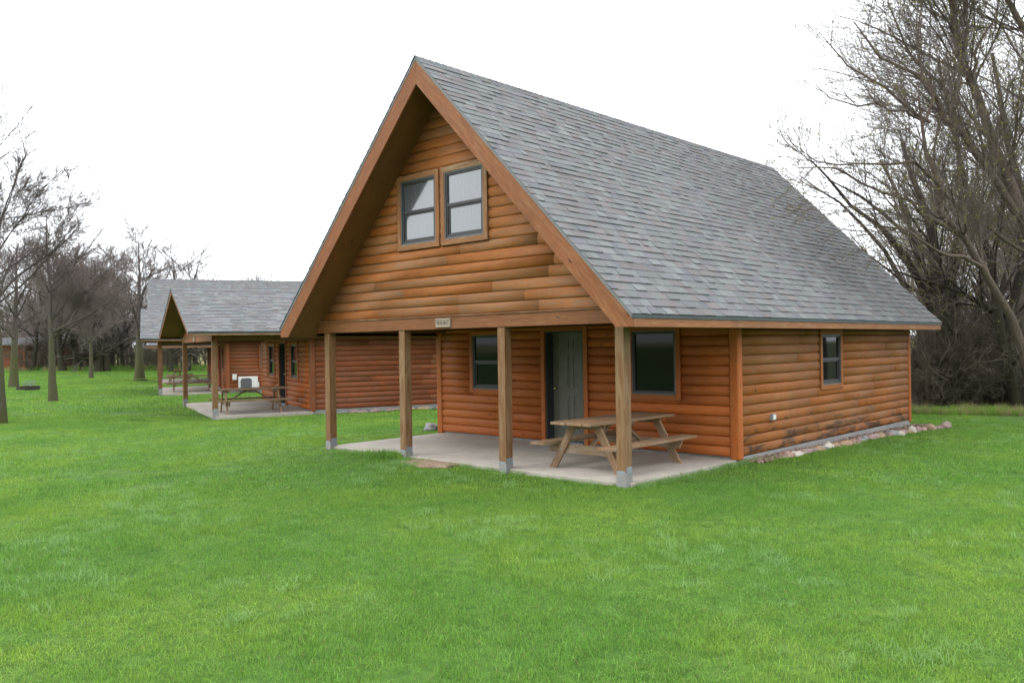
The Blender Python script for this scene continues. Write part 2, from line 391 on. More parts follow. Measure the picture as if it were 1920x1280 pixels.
class MB:
    """collects faces with grain uv and a tint per face, builds ONE mesh object"""
    def __init__(s):
        s.v = []; s.f = []; s.uv = []; s.t = []; s.sm = []
    def face(s, pts, grain=(1, 0, 0), tint=(1, .5, .5), off=(0, 0), smooth=False):
        pts = [Vector(p) for p in pts]
        g = Vector(grain).normalized()
        n = (pts[1] - pts[0]).cross(pts[2] - pts[0])
        if n.length < 1e-12 and len(pts) > 3: n = (pts[2] - pts[0]).cross(pts[3] - pts[0])
        n = n.normalized() if n.length > 0 else Vector((0, 0, 1))
        if abs(n.dot(g)) > 0.9:
            g = Vector((0, 0, 1)) if abs(n.z) < 0.9 else Vector((1, 0, 0))
        w = n.cross(g).normalized()
        b = len(s.v)
        s.v += [tuple(p) for p in pts]
        s.f.append(tuple(range(b, b + len(pts))))
        s.uv += [(p.dot(g) + off[0], p.dot(w) + off[1]) for p in pts]
        s.t += [tint] * len(pts)
        s.sm.append(smooth)
    def prism(s, poly, ext, grain=(1, 0, 0), tint=None):
        """poly: ring of 3d points, ext: extrusion vector"""
        tint = tint or rtint(); off = (random.uniform(0, 50), random.uniform(0, 50))
        a = [Vector(p) for p in poly]; e = Vector(ext)
        c = sum(a, Vector()) / len(a)
        n = Vector()
        for i in range(len(a)): n += (a[i] - c).cross(a[(i + 1) % len(a)] - c)
        if n.dot(e) > 0: a.reverse()
        b = [p + e for p in a]
        s.face(a, grain, tint, off); s.face(b[::-1], grain, tint, off)
        for i in range(len(a)):
            j = (i + 1) % len(a)
            s.face([a[j], a[i], b[i], b[j]], grain, tint, off)
    def box(s, lo, hi, grain=(1, 0, 0), tint=None):
        (x0, y0, z0), (x1, y1, z1) = lo, hi
        s.prism([(x0, y0, z0), (x1, y0, z0), (x1, y1, z0), (x0, y1, z0)], (0, 0, z1 - z0), grain, tint)
    def obox(s, p0, p1, w, h, upv=(0, 0, 1), tint=None):
        """bar from p0 to p1, w across, h along upv"""
        p0, p1 = Vector(p0), Vector(p1)
        d = (p1 - p0).normalized(); sd_ = d.cross(Vector(upv)).normalized(); uu = sd_.cross(d)
        q = [p0 + sd_ * a * w / 2 + uu * b * h / 2 for a, b in ((-1, -1), (1, -1), (1, 1), (-1, 1))]
        s.prism(q, p1 - p0, d, tint)
    def cyl(s, c, r, h, n=12, axis=(0, 0, 1), tint=None, r2=None):
        ax = Vector(axis).normalized()
        a = ax.orthogonal().normalized(); b = ax.cross(a)
        tint = tint or rtint(); c = Vector(c); r2 = r if r2 is None else r2
        lo = [c + (a * math.cos(i * 2 * PI / n) + b * math.sin(i * 2 * PI / n)) * r for i in range(n)]
        hi = [c + ax * h + (a * math.cos(i * 2 * PI / n) + b * math.sin(i * 2 * PI / n)) * r2 for i in range(n)]
        s.face(lo[::-1], ax, tint); s.face(hi, ax, tint)
        for i in range(n):
            j = (i + 1) % n
            s.face([lo[i], lo[j], hi[j], hi[i]], ax, tint, smooth=True)
    def build(s, name, mat, parent=None, bevel=0.0, weld=True, loc=None):
        me = bpy.data.meshes.new(name)
        me.from_pydata(s.v, [], s.f)
        uvl = me.uv_layers.new(name='grain')
        uvl.data.foreach_set('uv', np.array(s.uv, 'f').ravel())
        ca = me.color_attributes.new('tint', 'FLOAT_COLOR', 'CORNER')
        tt = np.ones((len(s.t), 4), 'f'); tt[:, :3] = np.array([x[:3] for x in s.t], 'f')
        ca.data.foreach_set('color', tt.ravel())
        me.polygons.foreach_set('use_smooth', s.sm)
        me.materials.append(mat)
        o = bpy.data.objects.new(name, me)
        COL.objects.link(o)
        if parent: o.parent = parent
        if weld or bevel: 
            import bmesh
            bm = bmesh.new(); bm.from_mesh(me)
            bmesh.ops.remove_doubles(bm, verts=bm.verts, dist=1e-5)
            bm.to_mesh(me); bm.free()
        if bevel:
            md = o.modifiers.new('bevel', 'BEVEL'); md.width = bevel; md.segments = 2; md.limit_method = 'ANGLE'
        return o

def rtint(w=None):
    return (random.uniform(0.82, 1.12), random.uniform(0.25, 0.75), random.uniform(0.2, 0.8) if w is None else w)

def np_mesh(name, V, F, mat, parent=None, tint=None, smooth=True):
    """V (n,3), F (m,4) or (m,3) numpy -> object"""
    me = bpy.data.meshes.new(name)
    k = F.shape[1]
    me.vertices.add(len(V)); me.vertices.foreach_set('co', V.astype('f').ravel())
    me.loops.add(F.size); me.loops.foreach_set('vertex_index', F.astype('i').ravel())
    me.polygons.add(len(F)); me.polygons.foreach_set('loop_start', np.arange(0, F.size, k, dtype='i'))
    me.polygons.foreach_set('loop_total', np.full(len(F), k, 'i'))
    me.polygons.foreach_set('use_smooth', np.full(len(F), smooth))
    if tint is not None:
        ca = me.color_attributes.new('tint', 'FLOAT_COLOR', 'POINT')
        t4 = np.ones((len(V), 4), 'f'); t4[:, :tint.shape[1]] = tint
        ca.data.foreach_set('color', t4.ravel())
    me.update(calc_edges=True)
    me.materials.append(mat)
    o = bpy.data.objects.new(name, me)
    if parent != 'unlinked':
        COL.objects.link(o)
        if parent: o.parent = parent
    return o

# ------------------------------------------------------------------ ground
def hgt0(x, y):
    """ground height"""
    d = math.hypot(x - CAMPOS[0], y - CAMPOS[1])
    z = -0.06
    z += 0.030 * noise.noise(Vector((x * 0.35, y * 0.35, 0.3))) + 0.018 * noise.noise(Vector((x * 1.1, y * 1.1, 4.3)))
    z -= 0.05 * min(1, max(0, (x + 1) * 0.3)) * min(1, max(0, (y - 2) * 0.15))
    for (cx_, cy_, th_) in ((-15.512, 2.339, .325), (-28.875, 6.739, .408), (-41.35, 12.25, .435)):
        c, s_ = math.cos(th_), math.sin(th_); dx, dy = x - cx_, y - cy_
        lx, ly = c * dx - s_ * dy, s_ * dx + c * dy
        q = max(abs(lx + 3.2) - 3.4, abs(ly - 5.2) - 5.3, 0)
        if q < 2.0: z = z * (q / 2) + (-0.15) * (1 - q / 2)
    far = -0.93 * x + 0.37 * y
    if far > 58: z += 0.35 * min(1, (far - 58) / 9) * max(0, 1 - (far - 67) / 12 if far > 67 else 1)
    if far > 95: z += (far - 95) * 0.004
    return z
GN_ = 300
_u = np.linspace(-1, 1, GN_)
GX = CAMPOS[0] - 8 + np.sinh(_u * 5.8) / math.sinh(5.8) * 1400
GY = CAMPOS[1] + 8 + np.sinh(_u * 5.8) / math.sinh(5.8) * 1400
GZ = np.array([[hgt0(x, y) for y in GY] for x in GX])
def hgt_many(X, Y):
    """height of the ground mesh itself"""
    i = np.clip(np.searchsorted(GX, X) - 1, 0, GN_ - 2); j = np.clip(np.searchsorted(GY, Y) - 1, 0, GN_ - 2)
    a = (X - GX[i]) / (GX[i + 1] - GX[i]); b = (Y - GY[j]) / (GY[j + 1] - GY[j])
    return GZ[i, j] * (1 - a) * (1 - b) + GZ[i + 1, j] * a * (1 - b) + GZ[i, j + 1] * (1 - a) * b + GZ[i + 1, j + 1] * a * b
def hgt(x, y):
    return float(hgt_many(np.array([x]), np.array([y]))[0])

def make_ground():
    n = GN_
    V = np.empty((n, n, 3))
    V[:, :, 0] = GX[:, None]; V[:, :, 1] = GY[None]; V[:, :, 2] = GZ
    idx = np.arange(n * n).reshape(n, n)
    F = np.stack([idx[:-1, :-1], idx[1:, :-1], idx[1:, 1:], idx[:-1, 1:]], -1).reshape(-1, 4)
    o = np_mesh('ground', V.reshape(-1, 3), F, M['ground'])
    tag(o, 'bright green spring lawn running flat to the trees', kind='structure')
make_ground()

# ------------------------------------------------------------------ cabins
COURSE = 0.1565
def profile(h, bulge=0.036, base=0.010, k=7):
    pts = []
    for i in range(k + 1):
        a = i / k
        pts.append((base + bulge * (math.sin(PI * (0.06 + 0.88 * a)) ** 0.55), a * h))
    return pts
def add_log(mb, o, a, n, u0, u1, z0, h, tint, skew=None):
    """half round siding board on a wall. o origin, a along, n outward, u0/u1 may be functions of z"""
    o, a, n = Vector(o), Vector(a), Vector(n)
    pr = profile(h)
    off = (random.uniform(0, 60), random.uniform(0, 60))
    f0 = u0 if callable(u0) else (lambda z: u0)
    f1 = u1 if callable(u1) else (lambda z: u1)
    A = [o + a * f0(z0 + z) + n * q + Vector((0, 0, z0 + z)) for q, z in pr]
    B = [o + a * f1(z0 + z) + n * q + Vector((0, 0, z0 + z)) for q, z in pr]
    A0 = [o + a * f0(z0) + Vector((0, 0, z0)), o + a * f0(z0 + h) + Vector((0, 0, z0 + h))]
    B0 = [o + a * f1(z0) + Vector((0, 0, z0)), o + a * f1(z0 + h) + Vector((0, 0, z0 + h))]
    flip = a.cross(Vector((0, 0, 1))).dot(n) < 0
    def F(p, sm=False):
        mb.face(p[::-1] if flip else p, a, tint, off, sm)
    b = len(mb.v)
    s = 0.0
    for i in range(len(pr) - 1):
        F([A[i], B[i], B[i + 1], A[i + 1]], True)
    F([A0[0], B0[0], B[0], A[0]]); F([A[-1], B[-1], B0[1], A0[1]])
    F([A0[0]] + A + [A0[1]]); F([B0[1]] + B[::-1] + [B0[0]])

def siding(parent, wallname, mat, o, a, n, lo, hi, z0, z1, openings=(), separate=True, wb=(0.2, 0.8), course=COURSE,
           seg=(1.3, 3.8), backing=None, br=(0.86, 1.1)):
    """courses of boards; lo/hi: numbers or functions of z"""
    flo = lo if callable(lo) else (lambda z: lo)
    fhi = hi if callable(hi) else (lambda z: hi)
    wall = backing
    mb = MB()
    z = z0
    while z < z1 - 0.03:
        h = min(course, z1 - z)
        L0, H0 = min(flo(z), flo(z + h)), max(fhi(z), fhi(z + h))
        cuts = [(L0, H0)]
        parts = []
        for (ox0, ox1, oz0, oz1) in openings:
            if z + h > oz0 + 0.001 and z < oz1 - 0.001:
                if z < oz0 - 0.012: parts.append((ox0, ox1, z, oz0 - z))
                if z + h > oz1 + 0.012: parts.append((ox0, ox1, oz1, z + h - oz1))
                nc = []
                for c in cuts:
                    if ox1 <= c[0] or ox0 >= c[1]: nc.append(c); continue
                    if ox0 > c[0]: nc.append((c[0], ox0))
                    if ox1 < c[1]: nc.append((ox1, c[1]))
                cuts = nc
        for (a0, a1, pz, ph) in parts:
            tint = (random.uniform(*br), random.uniform(0.3, 0.7), random.uniform(*wb))
            m1 = MB() if separate else mb
            add_log(m1, o, a, n, a0 + .0006, a1 - .0006, pz, ph - 0.004, tint)
            if separate: m1.build('siding_log', mat, wall)
        for (c0, c1) in cuts:
            if c1 - c0 < 0.03: continue
            joints = [c0]
            while True:
                nx = joints[-1] + random.uniform(*seg)
                if nx > c1 - 0.5: break
                joints.append(nx)
            joints.append(c1)
            for j in range(len(joints) - 1):
                a0, a1 = joints[j], joints[j + 1]
                u0 = flo if (j == 0 and abs(c0 - L0) < 1e-6 and callable(lo)) else a0 + (0.0006 if j else 0)
                u1 = fhi if (j == len(joints) - 2 and abs(c1 - H0) < 1e-6 and callable(hi)) else a1 - 0.0006
                tint = (random.uniform(*br), random.uniform(0.3, 0.7), random.uniform(*wb))
                if separate:
                    m1 = MB(); add_log(m1, o, a, n, u0, u1, z, h - 0.004, tint)
                    m1.build('siding_log', mat, wall)
                else:
                    add_log(mb, o, a, n, u0, u1, z, h - 0.004, tint)
        z += h
    if not separate:
        ob = mb.build('siding_logs', mat, wall); ob['kind'] = 'stuff'

PAL = [(r_ * 1.02, g_ * 0.975, b_) for r_, g_, b_ in [(0.150, 0.165, 0.163), (0.172, 0.190, 0.188), (0.132, 0.142, 0.155), (0.165, 0.155, 0.152), (0.143, 0.157, 0.158),
       (0.185, 0.203, 0.20), (0.150, 0.150, 0.162), (0.160, 0.176, 0.174), (0.150, 0.140, 0.138), (0.150, 0.166, 0.168)]]
def roof_slope(cabin, roofpart, ex, ez, ax, az, y0, y1, n_sep=0, camloc=None):
    """shingles on the slope from eave (ex,ez) to ridge (ax,az), running y0..y1; local coordinates"""
    sgn = 1 if ex > ax else -1
    d = Vector((ax - ex, 0, az - ez)); Ls = d.length; d.normalize()
    nrm = Vector((-d.z, 0, d.x)) if sgn < 0 else Vector((d.z, 0, -d.x))
    if nrm.z < 0: nrm = -nrm
    expo = 0.1435
    tabs = []
    s = 0.0; row = 0
    while s < Ls - 0.02:
        y = y0 - random.uniform(0, 0.2)
        while y < y1:
            w = random.choice((0.11, 0.15, 0.19, 0.24, 0.30)) * random.uniform(0.9, 1.1)
            a0, a1 = max(y, y0), min(y + w, y1)
            if a1 - a0 > 0.02:
                th = random.choice((0.004, 0.009, 0.015))
                c = random.choice(PAL); k = random.uniform(0.88, 1.1)
                tabs.append((s, a0, a1, th, tuple(x * k for x in c), row))
            y += w
        s += expo; row += 1
    ys0 = Vector((ex, 0, ez))
    def add(mb, tb):
        s, a0, a1, th, c, row = tb
        s1 = min(s + expo + 0.012, Ls + 0.004)
        p = lambda ss, yy, hh: (ys0 + d * ss + nrm * hh + Vector((0, yy, 0)))
        j = random.uniform(-0.0025, 0.0025)
        q = [p(s + j, a0, 0.001), p(s + j, a1, 0.001), p(s1, a1, 0.001), p(s1, a0, 0.001)]
        t = [p(s + j, a0, 0.004 + th), p(s + j, a1, 0.004 + th), p(s1, a1, 0.0025), p(s1, a0, 0.0025)]
        F = [t, [q[0], q[1], t[1], t[0]], [q[1], q[2], t[2], t[1]], [q[3], q[0], t[0], t[3]]]
        for f in F:
            nn = (f[1] - f[0]).cross(f[2] - f[0])
            ref = nrm if f is t else ((-d) if f is F[1] else (Vector((0, 1, 0)) if f is F[2] else Vector((0, -1, 0))))
            if nn.dot(ref) < 0: f = f[::-1]
            mb.face(f, (0, 1, 0), c)
    if n_sep:
        def dist(tb):
            p = ys0 + d * (tb[0] + 0.07) + Vector((0, (tb[1] + tb[2]) / 2, 0))
            v = p - camloc
            return (tb[2] - tb[1]) * abs(v.normalized().dot(nrm)) / v.length_squared
        tabs.sort(key=dist, reverse=True)
        for tb in tabs[:n_sep]:
            mb = MB(); add(mb, tb); mb.build('shingle', M['shingle'], roofpart, weld=False)
        tabs = tabs[n_sep:]
    mb = MB()
    for tb in tabs: add(mb, tb)
    o = mb.build('shingles', M['shingle'], roofpart, weld=False)
    o['kind'] = 'stuff'

def ring_trim(mb, P, x0, x1, z0, z1, w, y0, y1, bottom_w=None):
    """picture frame trim, P maps (u, out, z); outer x0..x1,z0..z1, member width w, from out=y0 to y1, mitred"""
    X0, X1, Z0, Z1 = x0 + w, x1 - w, z0 + (bottom_w or w), z1 - w
    for ring, gr in (([(x0, z0), (x1, z0), (X1, Z0), (X0, Z0)], 0), ([(X0, Z1), (X1, Z1), (x1, z1), (x0, z1)], 0),
                     ([(x0, z0), (X0, Z0), (X0, Z1), (x0, z1)], 1), ([(X1, Z0), (x1, z0), (x1, z1), (X1, Z1)], 1)):
        pts = [P(u, y0, z) for u, z in ring]
        ext = Vector(P(0, y1, 0)) - Vector(P(0, y0, 0))
        g = Vector(P(1, 0, 0)) - Vector(P(0, 0, 0)) if gr == 0 else (0, 0, 1)
        mb.prism(pts, ext, g)

def window(cabin, P, x0, x1, z0, z1, trim_mat, glass, name='window', trimw=0.085, sashes=True, label=None):
    """x0..z1 outer edge of the wooden trim"""
    w = empty(name, (0, 0, 0), 0, cabin)
    if label: w['label'] = label
    mb = MB(); ring_trim(mb, P, x0, x1, z0, z1, trimw, 0.0, 0.068); mb.build('trim', trim_mat, w, bevel=0.006)
    a0, a1, b0, b1 = x0 + trimw, x1 - trimw, z0 + trimw, z1 - trimw
    mb = MB(); ring_trim(mb, P, a0 + 0.001, a1 - 0.001, b0 + 0.001, b1 - 0.001, 0.018, 0.002, 0.058, 0.022)
    mb.build('screen_frame', M['sash_light'], w)
    mb = MB(); ring_trim(mb, P, a0 + 0.019, a1 - 0.019, b0 + 0.023, b1 - 0.019, 0.032, 0.003, 0.042, 0.04)
    zm = (b0 + b1) / 2 + 0.01
    if sashes:
        q = [P(a0 + 0.0515, 0.004, zm - 0.022), P(a1 - 0.0515, 0.004, zm - 0.022), P(a1 - 0.0515, 0.004, zm + 0.022), P(a0 + 0.0515, 0.004, zm + 0.022)]
        mb.prism(q, Vector(P(0, 0.04, 0)) - Vector(P(0, 0.0, 0)), (1, 0, 0))
    mb.build('sash', M['sash'], w)
    def pane(c0, c1, d0, d1, out):
        m = MB()
        m.prism([P(c0, out - 0.003, d0), P(c1, out - 0.003, d0), P(c1, out - 0.003, d1), P(c0, out - 0.003, d1)],
                Vector(P(0, 0.003, 0)) - Vector(P(0, 0, 0)), (1, 0, 0))
        m.build('pane', glass, w)
    if sashes:
        mb = MB(); ring_trim(mb, P, a0 + 0.052, a1 - 0.052, b0 + 0.064, zm - 0.0225, 0.028, 0.004, 0.026)
        mb.build('lower_sash', M['sash'], w)
        pane(a0 + 0.080, a1 - 0.080, b0 + 0.092, zm - 0.0505, 0.012)
        pane(a0 + 0.052, a1 - 0.052, zm + 0.0225, b1 - 0.052, 0.020)
    else:
        pane(a0 + 0.052, a1 - 0.052, b0 + 0.064, b1 - 0.052, 0.016)
    return w

def door(cabin, x0, x1, z1, y, rec, trim_mat):
    """opening x0..x1, wall face y, leaf recessed by rec"""
    d = empty('door', (0, 0, 0), 0, cabin)
    mb = MB()
    for (a, b) in ((x0 - 0.092, x0 - 0.002), (x1 + 0.002, x1 + 0.092)):
        mb.box((a, y - 0.068, 0.006), (b, y + 0.001, z1 + 0.09), (0, 0, 1))
    mb.box((x0, y - 0.066, z1 + 0.002), (x1, y + 0.001, z1 + 0.088), (1, 0, 0))
    mb.build('trim', trim_mat, d, bevel=0.005)
    mb = MB()
    mb.box((x0 - 0.001, y - 0.03, 0.02), (x0 + 0.022, y + rec, z1)); mb.box((x1 - 0.022, y - 0.03, 0.02), (x1 + 0.001, y + rec, z1))
    mb.box((x0 + 0.0225, y - 0.03, z1 - 0.022), (x1 - 0.0225, y + rec, z1 + 0.001))
    mb.build('jamb', M['jamb_dark'], d)
    a, b = x0 + 0.024, x1 - 0.024
    mb = MB(); mb.box((a, y + rec - 0.045, 0.045), (b, y + rec - 0.001, z1 - 0.024), (0, 0, 1))
    mb.build('door_leaf', M['door_paint'], d, bevel=0.003)
    mb = MB(); mb.box((x0 + 0.023, y - 0.09, 0.002), (x1 - 0.023, y + rec - 0.046, 0.04)); mb.build('threshold', M['galv'], d, bevel=0.003)
    W = b - a; cw = (W - 0.33) / 2
    for zz0, zz1 in ((0.24, 0.86), (1.02, 1.62), (1.72, 1.90)):
        for k in range(2):
            c0 = a + 0.115 + k * (cw + 0.10)
            mb = MB()
            P = lambda u, o_, z: (u, y + rec - 0.045 - o_, z)
            ring_trim(mb, P, c0, c0 + cw, zz0, zz1, 0.016, -0.001, 0.010)
            # raised field
            f = [(c0 + 0.034, zz0 + 0.034), (c0 + cw - 0.034, zz0 + 0.034), (c0 + cw - 0.034, zz1 - 0.034), (c0 + 0.034, zz1 - 0.034)]
            mb.prism([P(u, 0.0005, z) for u, z in f], Vector((0, -0.006, 0)))
            mb.build('door_panel', M['door_paint'], d, bevel=0.002)
    yy = y + rec - 0.045
    mb = MB()
    mb.cyl((a + 0.07, yy, 1.0), 0.032, -0.012, 14, (0, 1, 0)); mb.cyl((a + 0.07, yy - 0.012, 1.0), 0.012, -0.035, 10, (0, 1, 0))
    mb.cyl((a + 0.07, yy - 0.04, 1.0), 0.022, -0.012, 14, (0, 1, 0), r2=0.03); mb.cyl((a + 0.07, yy - 0.052, 1.0), 0.03, -0.02, 14, (0, 1, 0), r2=0.018)
    mb.build('handle', M['brass'], d)
    return d

def cabin(loc, th, q, detail, label):
    """local axes: x along the front, y back, origin at the right front post on the porch floor"""
    c = empty('log_cabin', loc, -th)
    tag(c, label, 'cabin', 'log cabins standing in a row on the lawn')
    W, D, xc, ew, a_, za, zt, zf, zb = q['W'], q['D'], q['xc'], q['ew'], q['a'], q['za'], q['zt'], q['zf'], q['zb']
    xr, xl, yb, L_, barge, beam_top = q['xr'], q['xl'], q['yb'], q['L'], q['barge'], q['beam_top']
    big = q['big']
    slope = (za - zt) / ew
    sep = detail >= 2
    # slab, foundation
    mb = MB(); mb.box((-W - 0.04, 0.075, -0.16), (0.17, D - 0.001, 0.0)); mb.build('porch_slab', M['concrete'], c, bevel=0.01)
    mb = MB(); mb.box((xl + 0.02, D, -0.3), (xr + 0.035, D + L_ - 0.01, 0.035)); mb.build('foundation', M['foundation'], c, bevel=0.008)
    z0 = 0.036
    ceil = q['ceil']
    wt_ = 0.16
    # wall backings
    dx0, dx1, dz = q['door']
    fwall = MB(); yy = D
    fwall.box((xl, yy, z0), (dx0, yy + wt_, ceil)); fwall.box((dx1, yy, z0), (xr, yy + wt_, ceil)); fwall.box((dx0 + .001, yy, dz), (dx1 - .001, yy + wt_, ceil))
    fw_ = fwall.build('front_wall', M['dark'], c)
    mb = MB(); mb.box((xr - wt_, yy + wt_ + .001, z0), (xr, yy + L_, zf + 0.10)); rw_ = mb.build('side_wall', M['dark'], c)
    mb = MB(); mb.box((xl, yy + wt_ + .001, z0), (xl + wt_, yy + L_, zf + 0.10)); lw_ = mb.build('side_wall', M['dark'], c)
    mb = MB(); mb.box((xl + wt_ + .001, yy + L_ - wt_, z0), (xr - wt_ - .001, yy + L_ - .001, zf + 0.025)); bw_ = mb.build('back_wall', M['dark'], c)
    mb = MB(); mb.box((dx0 - 0.3, D + 0.22, 0.036), (dx1 + 0.3, D + 0.24, 2.1)); mb.build('inner_wall', M['dark'], c)
    pm, sm_, gm = q['mats']
    w1, w2 = q['wins']
    tw = 0.08
    inner = lambda s_, t_=0.08: (s_[0] + t_, s_[1] - t_, s_[2] + t_, s_[3] - t_)
    opens = [inner(w1), inner(w2), (dx0 - 0.02, dx1 + 0.02, -1, dz + 0.02)]
    siding(c, 'front', pm, (0, D, 0), (1, 0, 0), (0, -1, 0), xl + 0.10, xr - 0.10, z0, ceil, opens, sep and detail > 1, (0.0, 0.55), backing=fw_, br=(0.85, 1.12))
    so = [inner(s_) for s_ in q['side_wins']]
    siding(c, 'side', sm_, (xr, 0, 0), (0, 1, 0), (1, 0, 0), D + 0.10, D + L_ - 0.10, z0, zf + 0.003, so, sep, (0.35, 0.95), backing=rw_, seg=(1.4, 4.0))
    siding(c, 'left', sm_, (xl, 0, 0), (0, 1, 0), (-1, 0, 0), D + 0.10, D + L_ - 0.10, z0, zf + 0.003, [], False, backing=lw_)
    siding(c, 'back', sm_, (0, D + L_, 0), (1, 0, 0), (0, 1, 0), xl + 0.10, xr - 0.10, z0, zf + 0.003, [], False, backing=bw_)
    # corner timbers
    for (cx_, cy_, m_) in ((xr, D, q['cornermat']), (xl, D, pm), (xr, D + L_, pm), (xl, D + L_, sm_)):
        mb = MB(); sx = 1 if cx_ == xr else -1; sy = -1 if cy_ == D else 1
        x_in, x_out = cx_ - sx * 0.10, cx_ + sx * 0.058
        y_in, y_out = cy_ - sy * 0.10, cy_ + sy * 0.058
        ztop = ceil - 0.003 if sy < 0 and big else zf + 0.003
        mb.box((min(x_in, x_out), min(y_in, y_out), -0.01), (max(x_in, x_out), max(y_in, y_out), min(ztop, ceil - .003)), (0, 0, 1))
        mb.build('corner_post', m_, c, bevel=0.028)
    # windows, door
    PF = lambda u, o_, z: (u, D - o_, z)
    window(c, PF, *w1, pm, M['glass'])
    window(c, PF, *w2, pm, M['glass'], sashes=q.get('sash2', True))
    PS = lambda u, o_, z: (xr + o_, u, z)
    for s_ in q['side_wins']: window(c, PS, *s_, sm_, M['glass'])
    door(c, dx0, dx1, dz, D, 0.2, pm)
    # gable wall
    gz0 = beam_top + 0.02
    hw = lambda z: (za - 0.30 - z) / slope
    glo, ghi = (lambda z: xc - max(0.0, hw(z))), (lambda z: xc + max(0.0, hw(z)))
    mb = MB(); g0 = hw(gz0)
    gy = 0.05
    mb.prism([(xc - g0, gy, gz0), (xc + g0, gy, gz0), (xc, gy, za - 0.30)], (0, 0.10, 0)); gw_ = mb.build('gable_wall', M['dark'], c)
    PG = lambda u, o_, z: (u, gy - o_, z)
    go = []
    for gwn in q['gable_wins']:
        window(c, PG, *gwn, M['fascia_wood'], M['screen_glass'], trimw=0.09)
        go.append(inner(gwn))
    siding(c, 'gable', gm, (0, gy, 0), (1, 0, 0), (0, -1, 0), glo, ghi, gz0, za - 0.36, go, sep and big, (0.2, 0.9), backing=gw_, seg=(1.2, 4.5), br=(0.92, 1.06))
    # back gable
    mb = MB(); g0 = hw(zf)
    mb.prism([(xc - g0, D + L_ - 0.1, zf + .03), (xc + g0, D + L_ - 0.1, zf + .03), (xc, D + L_ - 0.1, za - 0.30)], (0, 0.10, 0)); bg_ = mb.build('back_gable', M['dark'], c)
    siding(c, 'bg', sm_, (0, D + L_, 0), (1, 0, 0), (0, 1, 0), glo, ghi, zf + 0.03, za - 0.36, [], False, backing=bg_)
    # front beam and trim cap
    mb = MB()
    hb = (za - 0.26 - beam_top) / slope if big else -0.0
    bx0, bx1 = (-W - 0.0, 0.155) if not big else (-W - 0.28, 0.36)
    mb.box((bx0, -0.012, zb), (bx1, 0.13, beam_top), (1, 0, 0)); mb.build('front_beam', M['beam_wood'], c, bevel=0.005)
    mb = MB(); mb.box((bx0 + .01, -0.03, beam_top + 0.001), (bx1 - .01, 0.05, beam_top + 0.018), (1, 0, 0)); mb.build('beam_cap', M['fascia_wood'], c)
    for sx_ in (0.02, -W + 0.02):
        mb = MB(); mb.box((sx_, 0.131, zb + 0.001), (sx_ + 0.11, D - 0.06, max(ceil - 0.002, zf - .003) if not big else ceil - 0.002), (0, 1, 0)); mb.build('side_beam', M['soffit_wood'], c)
    # ceiling boards
    mb = MB()
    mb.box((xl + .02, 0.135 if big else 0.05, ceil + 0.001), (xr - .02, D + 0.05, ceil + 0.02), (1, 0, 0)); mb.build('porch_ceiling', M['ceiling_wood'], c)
    # posts
    for px_ in q['posts']:
        p = empty('porch_post', (px_, 0, 0), 0, c)
        pz = 0.13 if px_ == 0.0 else 0.07
        mb = MB(); mb.box((0, 0, pz + 0.0115), (0.145, 0.145, zb - 0.001), (0, 0, 1)); mb.build('timber', M['post_wood'], p, bevel=0.006)
        mb = MB(); mb.box((-0.004, -0.004, pz + .0005), (0.149, 0.149, pz + 0.011))
        for (lo, hi) in (((-0.005, 0.012, pz + .0115), (-0.0005, 0.133, pz + 0.085)), ((0.1455, 0.012, pz + .0115), (0.150, 0.133, pz + 0.085))):
            mb.box(lo, hi)
        mb.box((0.012, -0.004, pz + 0.0115), (0.133, -0.0005, pz + 0.035))
        mb.build('bracket', M['galv'], p)
        mb = MB(); mb.box((-0.004, -0.004, -0.22), (0.149, 0.149, pz)); mb.build('pier', M['foundation'], p, bevel=0.006)
    # roof
    rf = MB()
    tk = barge
    roof = None
    def off(x, dz_): return (x, 0, 0)
    for sg in (1, -1):
        ex = xc + sg * ew
        # deck: thin body under the shingles
        pts = [(ex, -a_ + 0.035, zt), (xc, -a_ + 0.035, za), (xc, -a_ + 0.035, za - 0.05), (ex, -a_ + 0.035, zt - 0.05)]
        rf.prism(pts, (0, yb + a_ - 0.07, 0), (0, 1, 0))
    roof = rf.build('roof', M['drip'], c)
    camloc = None
    if detail == 3:
        camloc = Matrix.Rotation(th, 3, 'Z') @ (Vector(CAMPOS) - Vector(loc))
    lift = 0.003
    roof_slope(c, roof, xc + ew + 0.012, zt - 0.012 * slope + lift, xc, za + lift, -a_ - 0.018, yb + 0.018, 300 if detail == 3 else 0, camloc)
    roof_slope(c, roof, xc - ew - 0.012, zt - 0.012 * slope + lift, xc, za + lift, -a_ - 0.018, yb + 0.018)
    # ridge caps
    y = -a_ - 0.02
    caps = MB()
    while y < yb:
        y1_ = min(y + 0.145, yb + 0.02); cc = tuple(x * random.uniform(0.75, 1.0) for x in random.choice(PAL))
        w_ = 0.14 / math.sqrt(1 + slope * slope)
        for sg in (1, -1):
            A = Vector((xc, y, za + 0.022)); B = Vector((xc + sg * w_, y, za + 0.022 - w_ * slope))
            e = Vector((0, y1_ - y + 0.01, -0.008))
            f = [A, B, B + e, A + e]
            if (f[1] - f[0]).cross(f[2] - f[0]).z < 0: f = f[::-1]
            caps.face(f, (0, 1, 0), cc)
            g = [A, B, B - Vector((0, 0, 0.012)), A - Vector((0, 0, 0.012))]
            caps.face(g, (0, 1, 0), cc)
            s2 = [B, B + e, B + e - Vector((0, 0, 0.012)), B - Vector((0, 0, 0.012))]
            caps.face(s2, (0, 1, 0), cc)
        y += 0.145
    caps.build('ridge_cap', M['shingle'], roof, weld=False)
